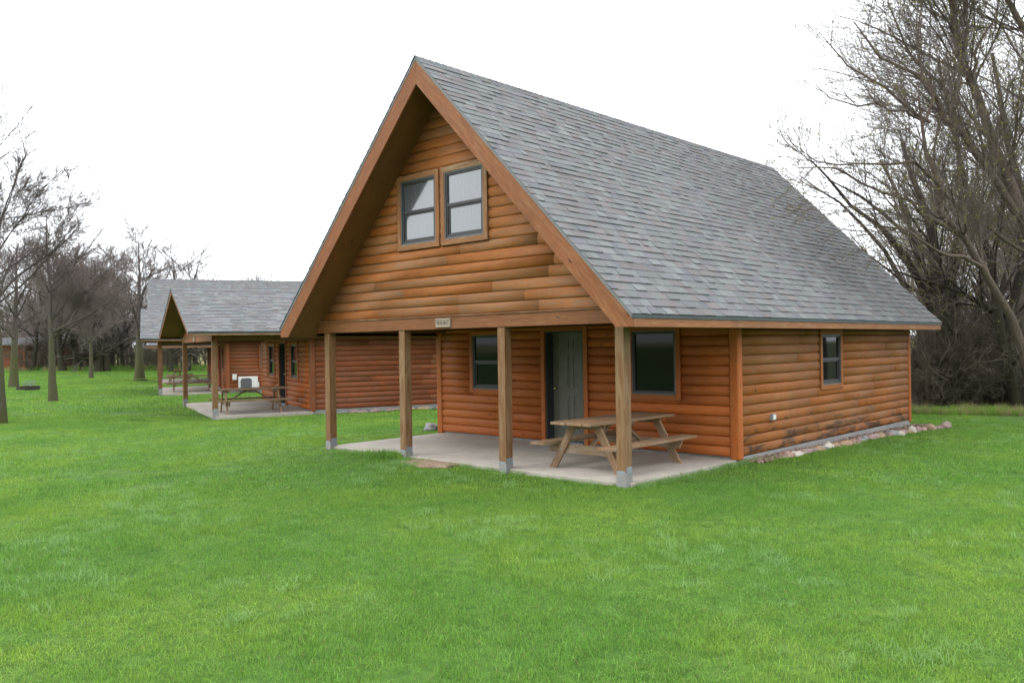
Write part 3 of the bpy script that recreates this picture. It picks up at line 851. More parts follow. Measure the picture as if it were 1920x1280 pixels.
    # barge boards, rake edge metal, soffits
    for ysn, yv0, yv1 in ((0, -a_, -a_ + 0.036), (1, yb - 0.036, yb)):
        for sg in (1, -1):
            ex = xc + sg * ew
            inn = max(0.0, (zf - (zt - barge)) / slope)
            if zt - barge > zf: inn = 0.0
            mb = MB()
            zl = max(zf, zt - barge) if inn == 0 else zf
            P5 = [(xc + sg * 0.0008, yv0, za - 0.004), (ex, yv0, zt - 0.004), (ex, yv0, zl)]
            if inn > 0: P5.append((ex - sg * inn, yv0, zf))
            P5.append((xc + sg * 0.0008, yv0, za - barge))
            mb.prism(P5, (0, yv1 - yv0, 0), (sg * ew, 0, zt - za))
            mb.build('barge_board', M['beam_wood'], c, bevel=0.004)
            mb = MB()
            nv = Vector((sg * slope, 0, 1)).normalized()
            yo = yv0 - 0.006 if ysn == 0 else yv1 + 0.001
            P4 = [Vector((xc, yo, za + 0.002)), Vector((ex + sg * 0.01, yo, zt + 0.002 - 0.01 * slope)), Vector((ex + sg * 0.01, yo, zt - 0.052 - 0.01 * slope)), Vector((xc, yo, za - 0.052))]
            mb.prism(P4, (0, 0.005, 0), (0, 1, 0)); mb.build('rake_edge', M['rake_metal'], c)
    # rake soffit, built from plywood panels
    sofv = barge - 0.03
    for sg in (1, -1):
        tt = 0.0
        full = math.hypot(ew, za - zt)
        inn = max(0.0, (zf - (zt - sofv)) / slope)
        cuts_ = [0.0, 0.62, 1.0]
        xe = ew - max(inn, 0.02)
        for k in range(len(cuts_) - 1):
            s0, s1 = cuts_[k] * xe + 0.001, cuts_[k + 1] * xe - 0.001
            p = lambda s_, dz_: (xc + sg * s_, -a_ + 0.037, za - s_ * slope - sofv + dz_)
            mb = MB(); mb.prism([p(s0, 0), p(s1, 0), p(s1, 0.02), p(s0, 0.02)], (0, a_ - 0.037 + 0.045, 0), (sg * ew, 0, zt - za),
                                (random.uniform(0.85, 1.15), 0.6, 0.3))
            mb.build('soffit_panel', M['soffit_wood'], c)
            # rear overhang
            mb = MB(); q4 = [(x, D + L_ + 0.001, z) for x, _, z in (p(s0, 0), p(s1, 0), p(s1, 0.02), p(s0, 0.02))]
            mb.prism(q4, (0, yb - 0.037 - D - L_ - 0.001, 0), (sg * ew, 0, zt - za)); mb.build('soffit_panel', M['soffit_wood'], c)
    # eave fascia, drip edge, level soffit
    for sg in (1, -1):
        ex = xc + sg * ew
        xa, xb = sorted((ex - sg * 0.036, ex - sg * 0.0005))
        mb = MB(); mb.box((xa, -a_ + 0.037, zf + 0.001), (xb, yb - 0.037, zt - 0.03), (0, 1, 0)); mb.build('eave_fascia', M['fascia_wood'] if sg > 0 else M['beam_wood'], c, bevel=0.003)
        xa, xb = sorted((ex + sg * 0.0, ex + sg * 0.014))
        mb = MB(); mb.box((xa, -a_ - 0.01, zt - 0.045 - 0.01 * slope), (xb, yb + 0.01, zt - 0.012 * slope - 0.002), (0, 1, 0)); mb.build('drip_edge', M['drip'], c)
        xw = (xr + 0.001) if sg > 0 else (xl - 0.001)
        xa, xb = sorted((xw, ex - sg * 0.037))
        mb = MB(); mb.box((xa, 0.14, zf + 0.004), (xb, yb - 0.037, zf + 0.02), (0, 1, 0)); mb.build('eave_soffit', M['soffit_wood'], c)
        xa, xb = sorted((ex - sg * 0.25, ex - sg * 0.037))
        mb = MB(); mb.box((xa, -a_ + 0.037, zf + 0.004), (xb, 0.139, zf + 0.02), (1, 0, 0)); mb.build('eave_soffit', M['soffit_wood'], c)
    return c

BIG = dict(big=True, W=6.573, D=2.908, xc=-3.228, ew=3.907, a=0.5665, za=6.206, zt=2.173, zf=2.009, zb=2.0775, beam_top=2.272,
           xr=0.163, xl=-6.657, L=7.70, yb=11.233, barge=0.418, ceil=2.15, posts=(0.0, -2.13, -4.42, -6.573),
           door=(-3.70, -2.79, 2.05), wins=((-5.70, -4.74, 0.86, 2.10), (-1.83, -0.80, 0.872, 2.10)), sash2=False,
           side_wins=((5.88, 6.87, 0.92, 2.005),), gable_wins=((-4.40, -3.365, 3.385, 4.61), (-3.325, -2.29, 3.385, 4.61)),
           mats=(M['porch_wood'], M['side_wood'], M['gable_wood']), cornermat=M['porch_wood'])
LOW = dict(big=False, W=6.547, D=2.782, xc=-3.27, ew=3.914, a=0.675, za=3.736, zt=2.339, zf=2.235, zb=2.082, beam_top=2.26,
           xr=0.04, xl=-6.75, L=7.7, yb=11.2, barge=0.16, ceil=2.20, posts=(0.0, -6.547),
           door=(-3.95, -3.04, 2.03), wins=((-5.55, -4.60, 0.84, 2.05), (-2.33, -1.38, 0.84, 2.05)),
           side_wins=((4.10, 4.95, 0.95, 2.05),), gable_wins=(),
           mats=(M['porch_wood'], M['far_wood'], M['gable_wood']), cornermat=M['far_wood'])
C1 = cabin((0, 0, 0), 0.0, BIG, 3, 'nearest log cabin with a steep grey roof and twin upstairs gable windows')
LOW2 = dict(LOW, side_wins=())
C2_LOC, C2_TH = (-15.512, 2.339, -0.045), 0.325
C3_LOC, C3_TH = (-28.875, 6.739, -0.05), 0.408
C4_LOC, C4_TH = (-41.3, 12.2, -0.09), 0.435
C2 = cabin(C2_LOC, C2_TH, LOW2, 2, 'low roofed log cabin just behind the nearest cabin with a table on its porch')
C3 = cabin(C3_LOC, C3_TH, LOW, 1, 'low roofed log cabin with a white cooling unit outside its wall')
BIG4 = dict(BIG, side_wins=(), mats=(M['far_wood'], M['far_wood'], M['far_wood']), cornermat=M['far_wood'])
C4 = cabin(C4_LOC, C4_TH, BIG4, 1, 'farthest steep roofed cabin of the row whose tall grey roof rises behind the others')
C5 = cabin((-82.4, 8.5, hgt(-74.2, 15.0) + 0.06), 0.9, dict(LOW, side_wins=(), za=3.0), 1, 'small red brown cabin far away behind the tree trunks at the left edge')

def place(root, loc, th, lp, lrz=0.0):
    """set a thing at a cabin-local point"""
    c, s = math.cos(th), math.sin(th)
    root.location = (loc[0] + c * lp[0] + s * lp[1], loc[1] - s * lp[0] + c * lp[1], loc[2] + lp[2])
    root.rotation_euler = (0, 0, -th + lrz)

# sign, outlet on the first cabin
def sign(c, x0, x1, z0, z1, text):
    s = empty('name_sign', (0, 0, 0), 0, c)
    mb = MB(); mb.box((x0, -0.040, z0), (x1, -0.0125, z1), (1, 0, 0)); mb.build('board', M['sign_face'], s, bevel=0.004)
    mb = MB(); ring_trim(mb, lambda u, o_, z: (u, -0.040 - o_, z), x0 + .004, x1 - .004, z0 + .004, z1 - .004, 0.010, 0.0, 0.006)
    mb.build('border', M['sign_face'], s)
    if text:
        cu = bpy.data.curves.new('lettering', 'FONT'); cu.body = text; cu.size = 0.105; cu.extrude = 0.002
        cu.align_x = 'CENTER'; cu.align_y = 'CENTER'
        tmp = bpy.data.objects.new('tmp', cu); COL.objects.link(tmp)
        dg = bpy.context.evaluated_depsgraph_get()
        me = bpy.data.meshes.new_from_object(tmp.evaluated_get(dg)); me.name = 'lettering'
        bpy.data.objects.remove(tmp)
        xs = [v.co.x for v in me.vertices]; wv = max(xs) - min(xs)
        k = (x1 - x0 - 0.05) / wv
        for v in me.vertices: v.co.x *= k
        me.materials.clear(); me.materials.append(M['sign_letter'])
        o = bpy.data.objects.new('lettering', me); COL.objects.link(o); o.parent = s
        o.location = ((x0 + x1) / 2, -0.0425, (z0 + z1) / 2); o.rotation_euler = (PI / 2, 0, 0)
sign(C1, -3.45, -3.115, 2.105, 2.245, 'WALNUT')
sign(C2, -3.45, -3.115, 2.10, 2.24, None)
def outlet(c, xr, y0, y1, z0, z1, mat):
    s = empty('outlet_box', (0, 0, 0), 0, c)
    mb = MB(); mb.box((xr + 0.03, y0, z0), (xr + 0.095, y1, z1)); mb.build('box', mat, s, bevel=0.006)
    mb = MB(); mb.box((xr + 0.0955, y0 + .012, z0 + .012), (xr + 0.107, y1 - .012, z1 - .012)); mb.build('cover', M['white_metal'], s, bevel=0.004)
outlet(C1, 0.163, 3.90, 4.02, 0.53, 0.63, M['galv'])
outlet(C3, 0.04, 2.98, 3.16, 0.50, 0.76, M['white_metal'])

# ------------------------------------------------------------------ picnic tables
def picnic_table(label, Lt=2.14, hz=0.71, sz=0.40, half=0.36, bench_out=0.75):
    t = empty('picnic_table')
    tag(t, label, 'table', 'picnic tables on the cabin porches')
    nb = 5; gap = 0.008; bw = (2 * half - gap * (nb - 1)) / nb
    for i in range(nb):
        x = -half + i * (bw + gap)
        mb = MB(); e0, e1 = random.uniform(-.008, .008), random.uniform(-.008, .008)
        mb.box((x, -Lt / 2 + e0, hz - 0.038), (x + bw, Lt / 2 + e1, hz), (0, 1, 0)); mb.build('top_board', M['table_wood'], t, bevel=0.004)
    for sg in (-1, 1):
        for k in range(2):
            x = sg * (bench_out - 0.135 * (k + 1)) if sg > 0 else -bench_out + 0.135 * k
            mb = MB(); mb.box((x, -Lt / 2 + random.uniform(-.008, .008), sz - 0.038), (x + 0.130, Lt / 2 + random.uniform(-.008, .008), sz), (0, 1, 0))
            mb.build('bench_board', M['table_wood'], t, bevel=0.004)
    for sy in (-1, 1):
        y = sy * (Lt / 2 - 0.33)
        for sg in (-1, 1):
            p0 = Vector((sg * 0.20, y, hz - 0.045)); p1 = Vector((sg * 0.60, y, 0.0))
            d = (p1 - p0); w = 0.066
            mb = MB()
            poly = [(p0.x - w, y, p0.z), (p0.x + w, y, p0.z), (p1.x + w, y, 0), (p1.x - w, y, 0)]
            mb.prism(poly, (0, 0.038, 0), d); mb.build('leg', M['table_wood'], t, bevel=0.003)
        yb_ = y - 0.0385 if sy < 0 else y + 0.0385
        y0, y1 = (y - 0.0385, y - 0.0005) if sy > 0 else (y + 0.0385, y + 0.0765)
        mb = MB(); mb.prism([(-bench_out + .03, y0, sz - 0.039), (bench_out - .03, y0, sz - 0.039), (bench_out - .09, y0, sz - 0.17), (-bench_out + .09, y0, sz - 0.17)], (0, 0.038, 0), (1, 0, 0))
        mb.build('seat_support', M['table_wood'], t, bevel=0.003)
        mb = MB(); mb.prism([(-half + .02, y0, hz - 0.039), (half - .02, y0, hz - 0.039), (half - .06, y0, hz - 0.12), (-half + .06, y0, hz - 0.12)], (0, 0.038, 0), (1, 0, 0))
        mb.build('top_support', M['table_wood'], t, bevel=0.003)
        ys = y0 if sy > 0 else y1
        mb = MB(); mb.obox((0.0, ys - sy * 0.03, sz - 0.10), (0.0, sy * 0.10, hz - 0.05), 0.07, 0.04, (0, 0, 1)); mb.build('brace', M['table_wood'], t, bevel=0.003)
        for sg in (-1, 1):
            mb = MB(); mb.cyl((sg * 0.42, min(y, y0) - 0.006, sz - 0.11), 0.012, 0.09, 8, (0, 1, 0)); mb.build('bolt', M['galv'], t)
    mb = MB(); mb.box((-half + .04, -0.045, hz - 0.075), (half - .04, 0.045, hz - 0.0385), (1, 0, 0)); mb.build('batten', M['table_wood'], t)
    return t
t1 = picnic_table('weathered picnic table on the porch of the nearest cabin, behind its right post')
t1.location = (-0.97, 1.30, 0.0)
t2 = picnic_table('picnic table on the porch of the low cabin in front of the white cooling unit', 2.15); place(t2, C2_LOC, C2_TH, (-0.85, 1.18, 0.0))
t3 = picnic_table('brown picnic table on the third cabin porch, seen between its thin posts', 2.15); place(t3, C3_LOC, C3_TH, (-1.2, 1.35, 0.0))
t4 = picnic_table('farthest picnic table, seen end on beyond the other porches'); place(t4, C4_LOC, C4_TH, (-2.0, 1.15, 0.0), PI / 2)

# ------------------------------------------------------------------ cooling unit
def ac_unit():
    a = empty('cooling_unit')
    tag(a, 'white outdoor cooling unit with grey fan grille on the grass by a cabin wall', 'air conditioner')
    mb = MB(); mb.box((-0.15, -0.40, 0.05), (0.15, 0.40, 0.62)); mb.build('casing', M['white_metal'], a, bevel=0.015)
    mb = MB()
    pts = []
    cy_, cz_, hw_, ch = -0.09, 0.32, 0.235, 0.08
    for (u, w) in ((-hw_ + ch, -hw_), (hw_ - ch, -hw_), (hw_, -hw_ + ch), (hw_, hw_ - ch), (hw_ - ch, hw_), (-hw_ + ch, hw_), (-hw_, hw_ - ch), (-hw_, -hw_ + ch)):
        pts.append((0.151, cy_ + u, cz_ + w))
    mb.prism(pts, (0.006, 0, 0)); mb.build('fan_grille', M['dark_grille'], a)
    mb = MB()
    for k in range(11):
        y = cy_ - 0.20 + k * 0.04; mb.box((0.158, y, cz_ - 0.2), (0.164, y + 0.008, cz_ + 0.2))
    mb.build('grille_bars', M['sash_light'], a)
    mb = MB(); mb.box((-0.10, 0.401, 0.12), (0.10, 0.46, 0.36)); mb.build('valve_cover', M['white_metal'], a, bevel=0.01)
    for s_ in (-0.28, 0.28):
        mb = MB(); mb.box((-0.17, s_ - 0.03, -0.03), (0.17, s_ + 0.03, 0.049)); mb.build('foot', M['dark_grille'], a)
    return a
ac = ac_unit(); place(ac, C3_LOC, C3_TH, (0.42, 3.60, 0.03))

# ------------------------------------------------------------------ fire rings
def fire_ring(loc, r, h, label, grate):
    f = empty('fire_ring', loc)
    tag(f, label, 'fire pit')
    n = 24; mb = MB()
    for i in range(n):
        a0, a1 = 2 * PI * i / n, 2 * PI * (i + 1) / n
        P = lambda a, rr, z: (math.cos(a) * rr, math.sin(a) * rr, z)
        mb.face([P(a0, r, -.05), P(a1, r, -.05), P(a1, r, h), P(a0, r, h)], (0, 0, 1), (1, .5, .5))
        mb.face([P(a1, r - .03, -.05), P(a0, r - .03, -.05), P(a0, r - .03, h), P(a1, r - .03, h)], (0, 0, 1), (1, .5, .5))
        mb.face([P(a0, r, h), P(a1, r, h), P(a1, r - .03, h), P(a0, r - .03, h)], (0, 0, 1), (1, .5, .5))
    mb.build('ring', M['rust'], f)
    mb = MB(); mb.cyl((0, 0, 0.0), r - 0.04, 0.05, 16); mb.build('ash_bed', M['dark_grille'], f)
    if grate:
        mb = MB()
        R_ = Matrix.Rotation(math.radians(-28), 3, 'Y')
        for k in range(9):
            y = -0.24 + k * 0.06
            mb.obox(R_ @ Vector((0.0, y, 0.0)) + Vector((0, 0, h + .05)), R_ @ Vector((0.42, y, 0.0)) + Vector((0, 0, h + .05)), 0.015, 0.015)
        for x in (0.0, 0.42):
            mb.obox(R_ @ Vector((x, -0.25, 0)) + Vector((0, 0, h + .05)), R_ @ Vector((x, 0.25, 0)) + Vector((0, 0, h + .05)), 0.02, 0.02)
        mb.obox((0.30, 0, -0.05), (0.30, 0, h + 0.15), 0.03, 0.03, (0, 1, 0))
        mb.build('grate', M['galv'], f)
fire_ring((-39.0, 4.75, hgt(-39, 4.75)), 0.52, 0.20, 'round rusty fire ring with a tilted grate on the grass at the left', True)
fire_ring((-46.4, 13.3, hgt(-46.4, 13.3)), 0.42, 0.08, 'low black fire ring beside the foot of a grey tree trunk', False)

# ------------------------------------------------------------------ rocks
def rock_mesh(seed, sx, sy, sz):
    r = random.Random(seed)
    mb = []
    nu, nv = 14, 8
    V, F = [], []
    o3 = Vector((seed * 3.1, seed * 1.7, 0))
    for j in range(nv + 1):
        ph = PI * j / nv
        for i in range(nu):
            t = 2 * PI * i / nu
            d = Vector((math.sin(ph) * math.cos(t), math.sin(ph) * math.sin(t), math.cos(ph)))
            k = 1 + 0.45 * noise.noise(d * 1.3 + o3) + 0.22 * noise.noise(d * 3.0 + o3)
            V.append((d.x * sx * k, d.y * sy * k, d.z * sz * k))
    for j in range(nv):
        for i in range(nu):
            a, b = j * nu + i, j * nu + (i + 1) % nu
            F.append((a, a + nu, b + nu, b))
    return np.array(V), np.array(F)
ORD = ['first', 'second', 'third', 'fourth', 'fifth', 'sixth', 'seventh', 'eighth', 'ninth', 'tenth', 'eleventh', 'twelfth', 'thirteenth',
       'fourteenth', 'fifteenth', 'sixteenth', 'seventeenth', 'eighteenth', 'nineteenth', 'twentieth', 'twenty first', 'twenty second',
       'twenty third', 'twenty fourth', 'twenty fifth', 'twenty sixth', 'twenty seventh', 'twenty eighth']
def rock(loc, size, kind, rz, label, group=None, seed=1):
    V, F = rock_mesh(seed, *size)
    o = np_mesh('rock', V, F, ROCKS[kind])
    o.location = loc; o.rotation_euler = (0, 0, rz)
    tag(o, label, 'rock', group)
    return o
kinds = ['red', 'white', 'pink', 'pink', 'tan', 'grey', 'white', 'tan', 'orange', 'orange', 'red', 'pink', 'grey', 'pink', 'tan', 'pink', 'grey', 'white', 'pink',
         'tan', 'white', 'pink', 'red', 'tan', 'pink', 'pink']
words = {'red': 'red and white banded', 'white': 'pale cream', 'pink': 'pinkish', 'tan': 'tan', 'grey': 'grey', 'orange': 'orange brown'}
y = 3.70
path = [(3.6, 0.50), (4.8, 0.47), (5.7, 0.46), (6.6, 0.49), (7.6, 0.56), (8.8, 0.66), (9.8, 0.82), (10.6, 0.98)]
rr = random.Random(5)
for i, k in enumerate(kinds):
    x = float(np.interp(y, [p[0] for p in path], [p[1] for p in path])) + rr.uniform(-.03, .03)
    ln = rr.uniform(0.08, 0.18) if i not in (1, 13, 25) else 0.21
    hz_ = rr.uniform(0.05, 0.10)
    rock((x, y + ln, hgt(x, y) + 0.015), (rr.uniform(0.085, 0.12), ln, hz_), k, rr.uniform(-.25, .25),
         f'{words[k]} stone, {ORD[i]} from the porch in the side wall border', 'stones edging the side wall', i + 1)
    y += 2 * ln * 0.93
rock((-7.50, 3.38, -0.0), (0.17, 0.14, 0.11), 'grey', 0.3, 'larger rounded grey rock at the left back corner of the porch floor', None, 41)
rock((-7.18, 3.48, -0.02), (0.11, 0.10, 0.085), 'grey', 1.3, 'smaller grey rock beside the porch corner against the wall end', None, 42)
for i in range(20):
    ly = 3.15 + i * 0.36 + rr.uniform(-.1, .1); lx = 0.42 + rr.uniform(-.06, .06)
    c_, s_ = math.cos(C2_TH), math.sin(C2_TH)
    X, Y = C2_LOC[0] + c_ * lx + s_ * ly, C2_LOC[1] - s_ * lx + c_ * ly
    rock((X, Y, hgt(X, Y) + 0.03), (rr.uniform(.09, .14), rr.uniform(.12, .2), rr.uniform(.05, .09)), rr.choice(['white', 'tan', 'pink', 'grey']), -C2_TH,
         f'small pale stone, {ORD[i]} from the porch along the low cabin wall', 'stones along the low cabin wall', 60 + i)
# flagstone step
mb = MB()
pl = [(-4.02, -0.34), (-3.45, -0.44), (-3.0, -0.22), (-3.12, 0.30), (-3.62, 0.36), (-4.05, 0.16)]
mb.prism([(x, y - 0.03, -0.10) for x, y in pl], (0, 0, 0.085), (1, 0, 0))
o = mb.build('stepping_stone', M['slabstone'], bevel=0.02); tag(o, 'flat brown stepping stone sunk in the grass at the front edge of the porch', 'stone slab')

def scatter_pebbles():
    r = np.random.default_rng(3); Vs = []; Fs = []; T = []; n0 = 0
    base, F = rock_mesh(3, 1, 1, 0.6); 
    base = base.reshape(9, 14, 3)[[0, 3, 5, 8]][:, [0, 3, 6, 9, 11]].reshape(-1, 3)
    nu, nv = 5, 3; F = []
    for j in range(nv):
        for i in range(nu):
            a, b = j * nu + i, j * nu + (i + 1) % nu; F.append((a, a + nu, b + nu, b))
    F = np.array(F)
    pts = []
    for k in range(1300):
        yy = r.uniform(3.0, 10.7); xm = np.interp(yy, [p[0] for p in path], [p[1] for p in path])
        pts.append((r.uniform(0.19, xm + 0.02), yy))
    for (x, yy) in pts:
        s = r.uniform(0.015, 0.038); a = r.uniform(0, 6.3)
        V = base * s; R_ = np.array([[math.cos(a), -math.sin(a), 0], [math.sin(a), math.cos(a), 0], [0, 0, 1]])
        V = V @ R_.T * (1, r.uniform(.6, 1), 1) + (x, yy, hgt(x, yy) + 0.018 + r.uniform(0, .012))
        Vs.append(V); Fs.append(F + n0); n0 += len(V)
        T.append(np.tile([r.uniform(0, 1), r.uniform(0, 1), r.uniform(0, 1)], (len(V), 1)))
    m, nt = new_mat('mixed_gravel'); t = NT(nt)
    at = t.n('ShaderNodeAttribute', _attribute_name='tint'); sp = t.n('ShaderNodeSeparateColor'); t.l(at.outputs['Color'], sp.inputs[0])
    col = t.mix(sp.outputs[0], (0.10, 0.065, 0.045), (0.36, 0.28, 0.22)); col = t.mix(t.math('MULTIPLY', sp.outputs[1], 0.5), col, (0.22, 0.13, 0.10))
    t.principled(col, 0.85)
    o = np_mesh('gravel', np.concatenate(Vs), np.concatenate(Fs), m, None, np.concatenate(T)); tag(o, 'loose brown gravel between the side wall and its stone border', kind='stuff')
scatter_pebbles()

# ------------------------------------------------------------------ trees
def interp_poly(P, t):
    """P (n,K,3), t (n,) in 0..1 -> points and tangents"""
    K = P.shape[1]
    f = t * (K - 1); i = np.minimum(f.astype(int), K - 2); w = (f - i)[:, None]
    r = np.arange(len(P))
    a, b = P[r, i], P[r, i + 1]
    tg = b - a; tg /= np.linalg.norm(tg, axis=1, keepdims=True) + 1e-9
    return a * (1 - w) + b * w, tg
def polyline(rng, start, d, length, K, wob, trop):
    n = len(start)
    P = np.empty((n, K, 3)); P[:, 0] = start
    step = (length / (K - 1))[:, None]
    for k in range(1, K):
        d = d + rng.normal(0, wob, (n, 3)); d[:, 2] += trop
        d /= np.linalg.norm(d, axis=1, keepdims=True)
        P[:, k] = P[:, k - 1] + d * step
    return P
def tubes(P, R, sides):
    """P (n,K,3), R (n,K) -> V,F"""
    n, K, _ = P.shape
    T = np.empty_like(P); T[:, 1:-1] = P[:, 2:] - P[:, :-2]; T[:, 0] = P[:, 1] - P[:, 0]; T[:, -1] = P[:, -1] - P[:, -2]
    T /= np.linalg.norm(T, axis=2, keepdims=True) + 1e-9
    ref = np.where(np.abs(T[:, :1, 2:3]) < 0.8, np.array([0, 0, 1.0]), np.array([1.0, 0, 0]))
    A = np.cross(T, np.broadcast_to(ref, T.shape)); A /= np.linalg.norm(A, axis=2, keepdims=True) + 1e-9
    B = np.cross(T, A)
    an = np.arange(sides) * 2 * PI / sides
    V = P[:, :, None] + R[:, :, None, None] * (A[:, :, None] * np.cos(an)[None, None, :, None] + B[:, :, None] * np.sin(an)[None, None, :, None])
    idx = np.arange(n * K * sides).reshape(n, K, sides)
    nx = np.roll(idx, -1, axis=2)
    F = np.stack([idx[:, :-1], nx[:, :-1], nx[:, 1:], idx[:, 1:]], -1).reshape(-1, 4)
    return V.reshape(-1, 3), F
def children(rng, P, R, Ln, n_ch, t0, ang, lr, rr_, t1=0.98, taper=0.55, rad_cap=None):
    n = len(P)
    cnt = np.maximum(1, np.floor(n_ch * np.clip(Ln / Ln.mean(), .15, 2.2) + rng.uniform(0, 1, n))).astype(int)
    par = np.repeat(np.arange(n), cnt)
    t = rng.uniform(t0, t1, len(par))
    s, tg = interp_poly(P[par], t)
    rf = t * (R.shape[1] - 1); i = np.minimum(rf.astype(int), R.shape[1] - 2); w = rf - i
    rad = R[par, i] * (1 - w) + R[par, i + 1] * w
    v = rng.normal(0, 1, (len(par), 3)); v -= (v * tg).sum(1, keepdims=True) * tg; v /= np.linalg.norm(v, axis=1, keepdims=True)
    a = rng.normal(ang, 0.18, len(par))[:, None]
    d = tg * np.cos(a) + v * np.sin(a)
    ln = Ln[par] * lr * (1 - taper * t) * rng.uniform(0.7, 1.25, len(par))
    return s, d, ln, rad * rr_
def grow(seed, trunkP, trunkR, trunkL, spec):
    """spec: list of dicts per level; returns list of (P,R,sides)"""
    rng = np.random.default_rng(seed)
    levels = [(trunkP, trunkR, 8)]
    P, R, Ln = trunkP, trunkR, trunkL
    for sp in spec:
        s, d, ln, rad = children(rng, P, R, Ln, sp['n'], sp.get('t0', .3), sp['ang'], sp['lr'], sp.get('rr', .6), taper=sp.get('tp', .55))
        d[:, 2] += sp.get('up', 0.0); d /= np.linalg.norm(d, axis=1, keepdims=True)
        K = sp.get('K', 4)
        P = polyline(rng, s, d, ln, K, sp.get('wob', .12), sp.get('trop', .03))
        rad = np.maximum(rad, sp.get('rmin', 0.003))
        rad = rad * rng.uniform(.75, 1.15, len(rad))
        R = rad[:, None] * np.linspace(1, sp.get('tip', .35), K)[None]
        R = np.maximum(R, sp.get('rmin', 0.003) * 0.7)
        Ln = ln
        levels.append((P, R, sp.get('sides', 3)))
    return levels
def join(levels):
    Vs, Fs, n0 = [], [], 0
    for P, R, s in levels:
        V, F = tubes(P, R, s); Vs.append(V); Fs.append(F + n0); n0 += len(V)
    return np.concatenate(Vs), np.concatenate(Fs)
def lawn_spec(k=1.0, rmin=0.004):
    return [dict(n=int(30), t0=.30, ang=0.95, lr=.56, rr=.38, K=8, wob=.07, trop=.035, sides=5, tp=.55, rmin=.012, tip=.3),
            dict(n=int(12 * k), t0=.15, ang=0.55, lr=.46, rr=.42, K=5, wob=.09, trop=.03, sides=4, rmin=.007),
            dict(n=int(9 * k), t0=.1, ang=0.6, lr=.50, rr=.5, K=4, wob=.10, trop=.03, sides=3, rmin=rmin * 1.3),
            dict(n=4, t0=.1, ang=0.6, lr=.6, rr=.7, K=3, wob=.12, trop=.03, sides=3, rmin=rmin)]
def trunk(base, top, r0, r1, K=9, wob=0.02, seed=0):
    rng = np.random.default_rng(seed)
    b, t = np.array(base, float), np.array(top, float)
    f = np.linspace(0, 1, K)[:, None]
    P = b + (t - b) * f; P[1:] += rng.normal(0, wob, (K - 1, 3)) * np.linspace(.3, 1, K - 1)[:, None]
    R = r0 + (r1 - r0) * f[:, 0] ** 0.8
    R[0] = r0 * 1.18
    return P[None], R[None], np.array([np.linalg.norm(t - b)])
def tree_obj(name, levels, barkm, twigm, label, group, nt=2, buds=None, cat='tree', loc=(0, 0, 0)):
    t = empty(name, loc)
    tag(t, label, cat, group)
    V, F = join(levels[:nt]); np_mesh('trunk', V, F, barkm, t)
    V, F = join(levels[nt:]); np_mesh('crown', V, F, twigm, t)
    if buds:
        rng = np.random.default_rng(buds[1]); P = levels[-1][0]; n = buds[0]
        i = rng.integers(0, len(P), n); c = P[i, rng.integers(1, P.shape[1], n)] + rng.normal(0, .01, (n, 3))
        a = rng.normal(0, 1, (n, 3)); a /= np.linalg.norm(a, axis=1, keepdims=True); b = np.cross(a, rng.normal(0, 1, (n, 3))); b /= np.linalg.norm(b, axis=1, keepdims=True)
        sz = rng.uniform(.012, .028, (n, 1))
        V = np.stack([c - a * sz, c + b * sz * .5, c + a * sz, c - b * sz * .5], 1).reshape(-1, 3)
        F = np.arange(4 * n).reshape(n, 4)
        np_mesh('leaf_buds', V, F, M['bud'], t, np.repeat(rng.uniform(0, 1, (n, 1)), 4, 0) * np.ones((1, 3)), False)
    return t

G_L = 'bare trees standing on the lawn at the left'
def lawn_tree(x, y, h, r, seed, label, k=1.0, rmin=.004, bark='bark_lawn'):
    z = hgt(x, y) - 0.05
    P, R, Ln = trunk((x, y, z), (x + random.uniform(-.3, .3), y + random.uniform(-.3, .3), h * .92), r, 0.012, 9, .025, seed)
    return tree_obj('bare_tree', grow(seed, P, R, Ln, lawn_spec(k, rmin)), M[bark], M['twig_lawn'], label, G_L)
lawn_tree(-18.6, -2.05, 7.9, .19, 21, 'nearest bare lawn tree, its mossy trunk cut by the left edge of the picture', 1.0, .0045)
lawn_tree(-27.4, 2.13, 7.5, .165, 22, 'bare tree with a straight mossy trunk standing alone between fire ring and cabins', 1.0, .005)
lawn_tree(-43.3, 5.33, 9.0, .24, 23, 'thick trunked bare tree behind the fire ring near the far red cabin', .8, .006)
lawn_tree(-53.9, 13.1, 8.0, .16, 24, 'slim bare tree in front of the dark woodland edge', .8, .007)
lawn_tree(-49.0, 14.34, 10.0, .33, 25, 'tall grey bare tree beside the farthest porch', .9, .007)

# trees of the wood on the right
def limb_tree(name, limbs, label, seed, spec, bark, twig, group, buds=None):
    """limbs: list of polylines [(x,y,z,r)...]"""
    K = 9
    Ps, Rs, Ls = [], [], []
    rng = np.random.default_rng(seed)
    for lb in limbs:
        a = np.array(lb, float); t = np.linspace(0, 1, len(a)); tt = np.linspace(0, 1, K)
        P = np.stack([np.interp(tt, t, a[:, k]) for k in range(3)], 1); P[1:-1] += rng.normal(0, .065, (K - 2, 3))
        Ps.append(P); Rs.append(np.interp(tt, t, a[:, 3])); Ls.append(np.linalg.norm(np.diff(P, axis=0), axis=1).sum())
    lv = grow(seed, np.array(Ps), np.array(Rs), np.array(Ls), spec)
    return tree_obj(name, lv, M[bark], M[twig], label, group, 2, buds)
def at_px(px, py, d):
    """world point seen at photograph pixel px,py at depth d (used once, to set the limbs in space)"""
    v = fw + r2 * ((px - 960) / 1568.4874) - u2 * ((py - 640) / 1568.4874)
    p = Vector(CAMPOS) + v * d
    return (p.x, p.y, p.z)
def limb(pts): return [(*at_px(px, py, d), r) for px, py, d, r in pts]
G_R = 'bare trees in the wood behind the nearest cabin'
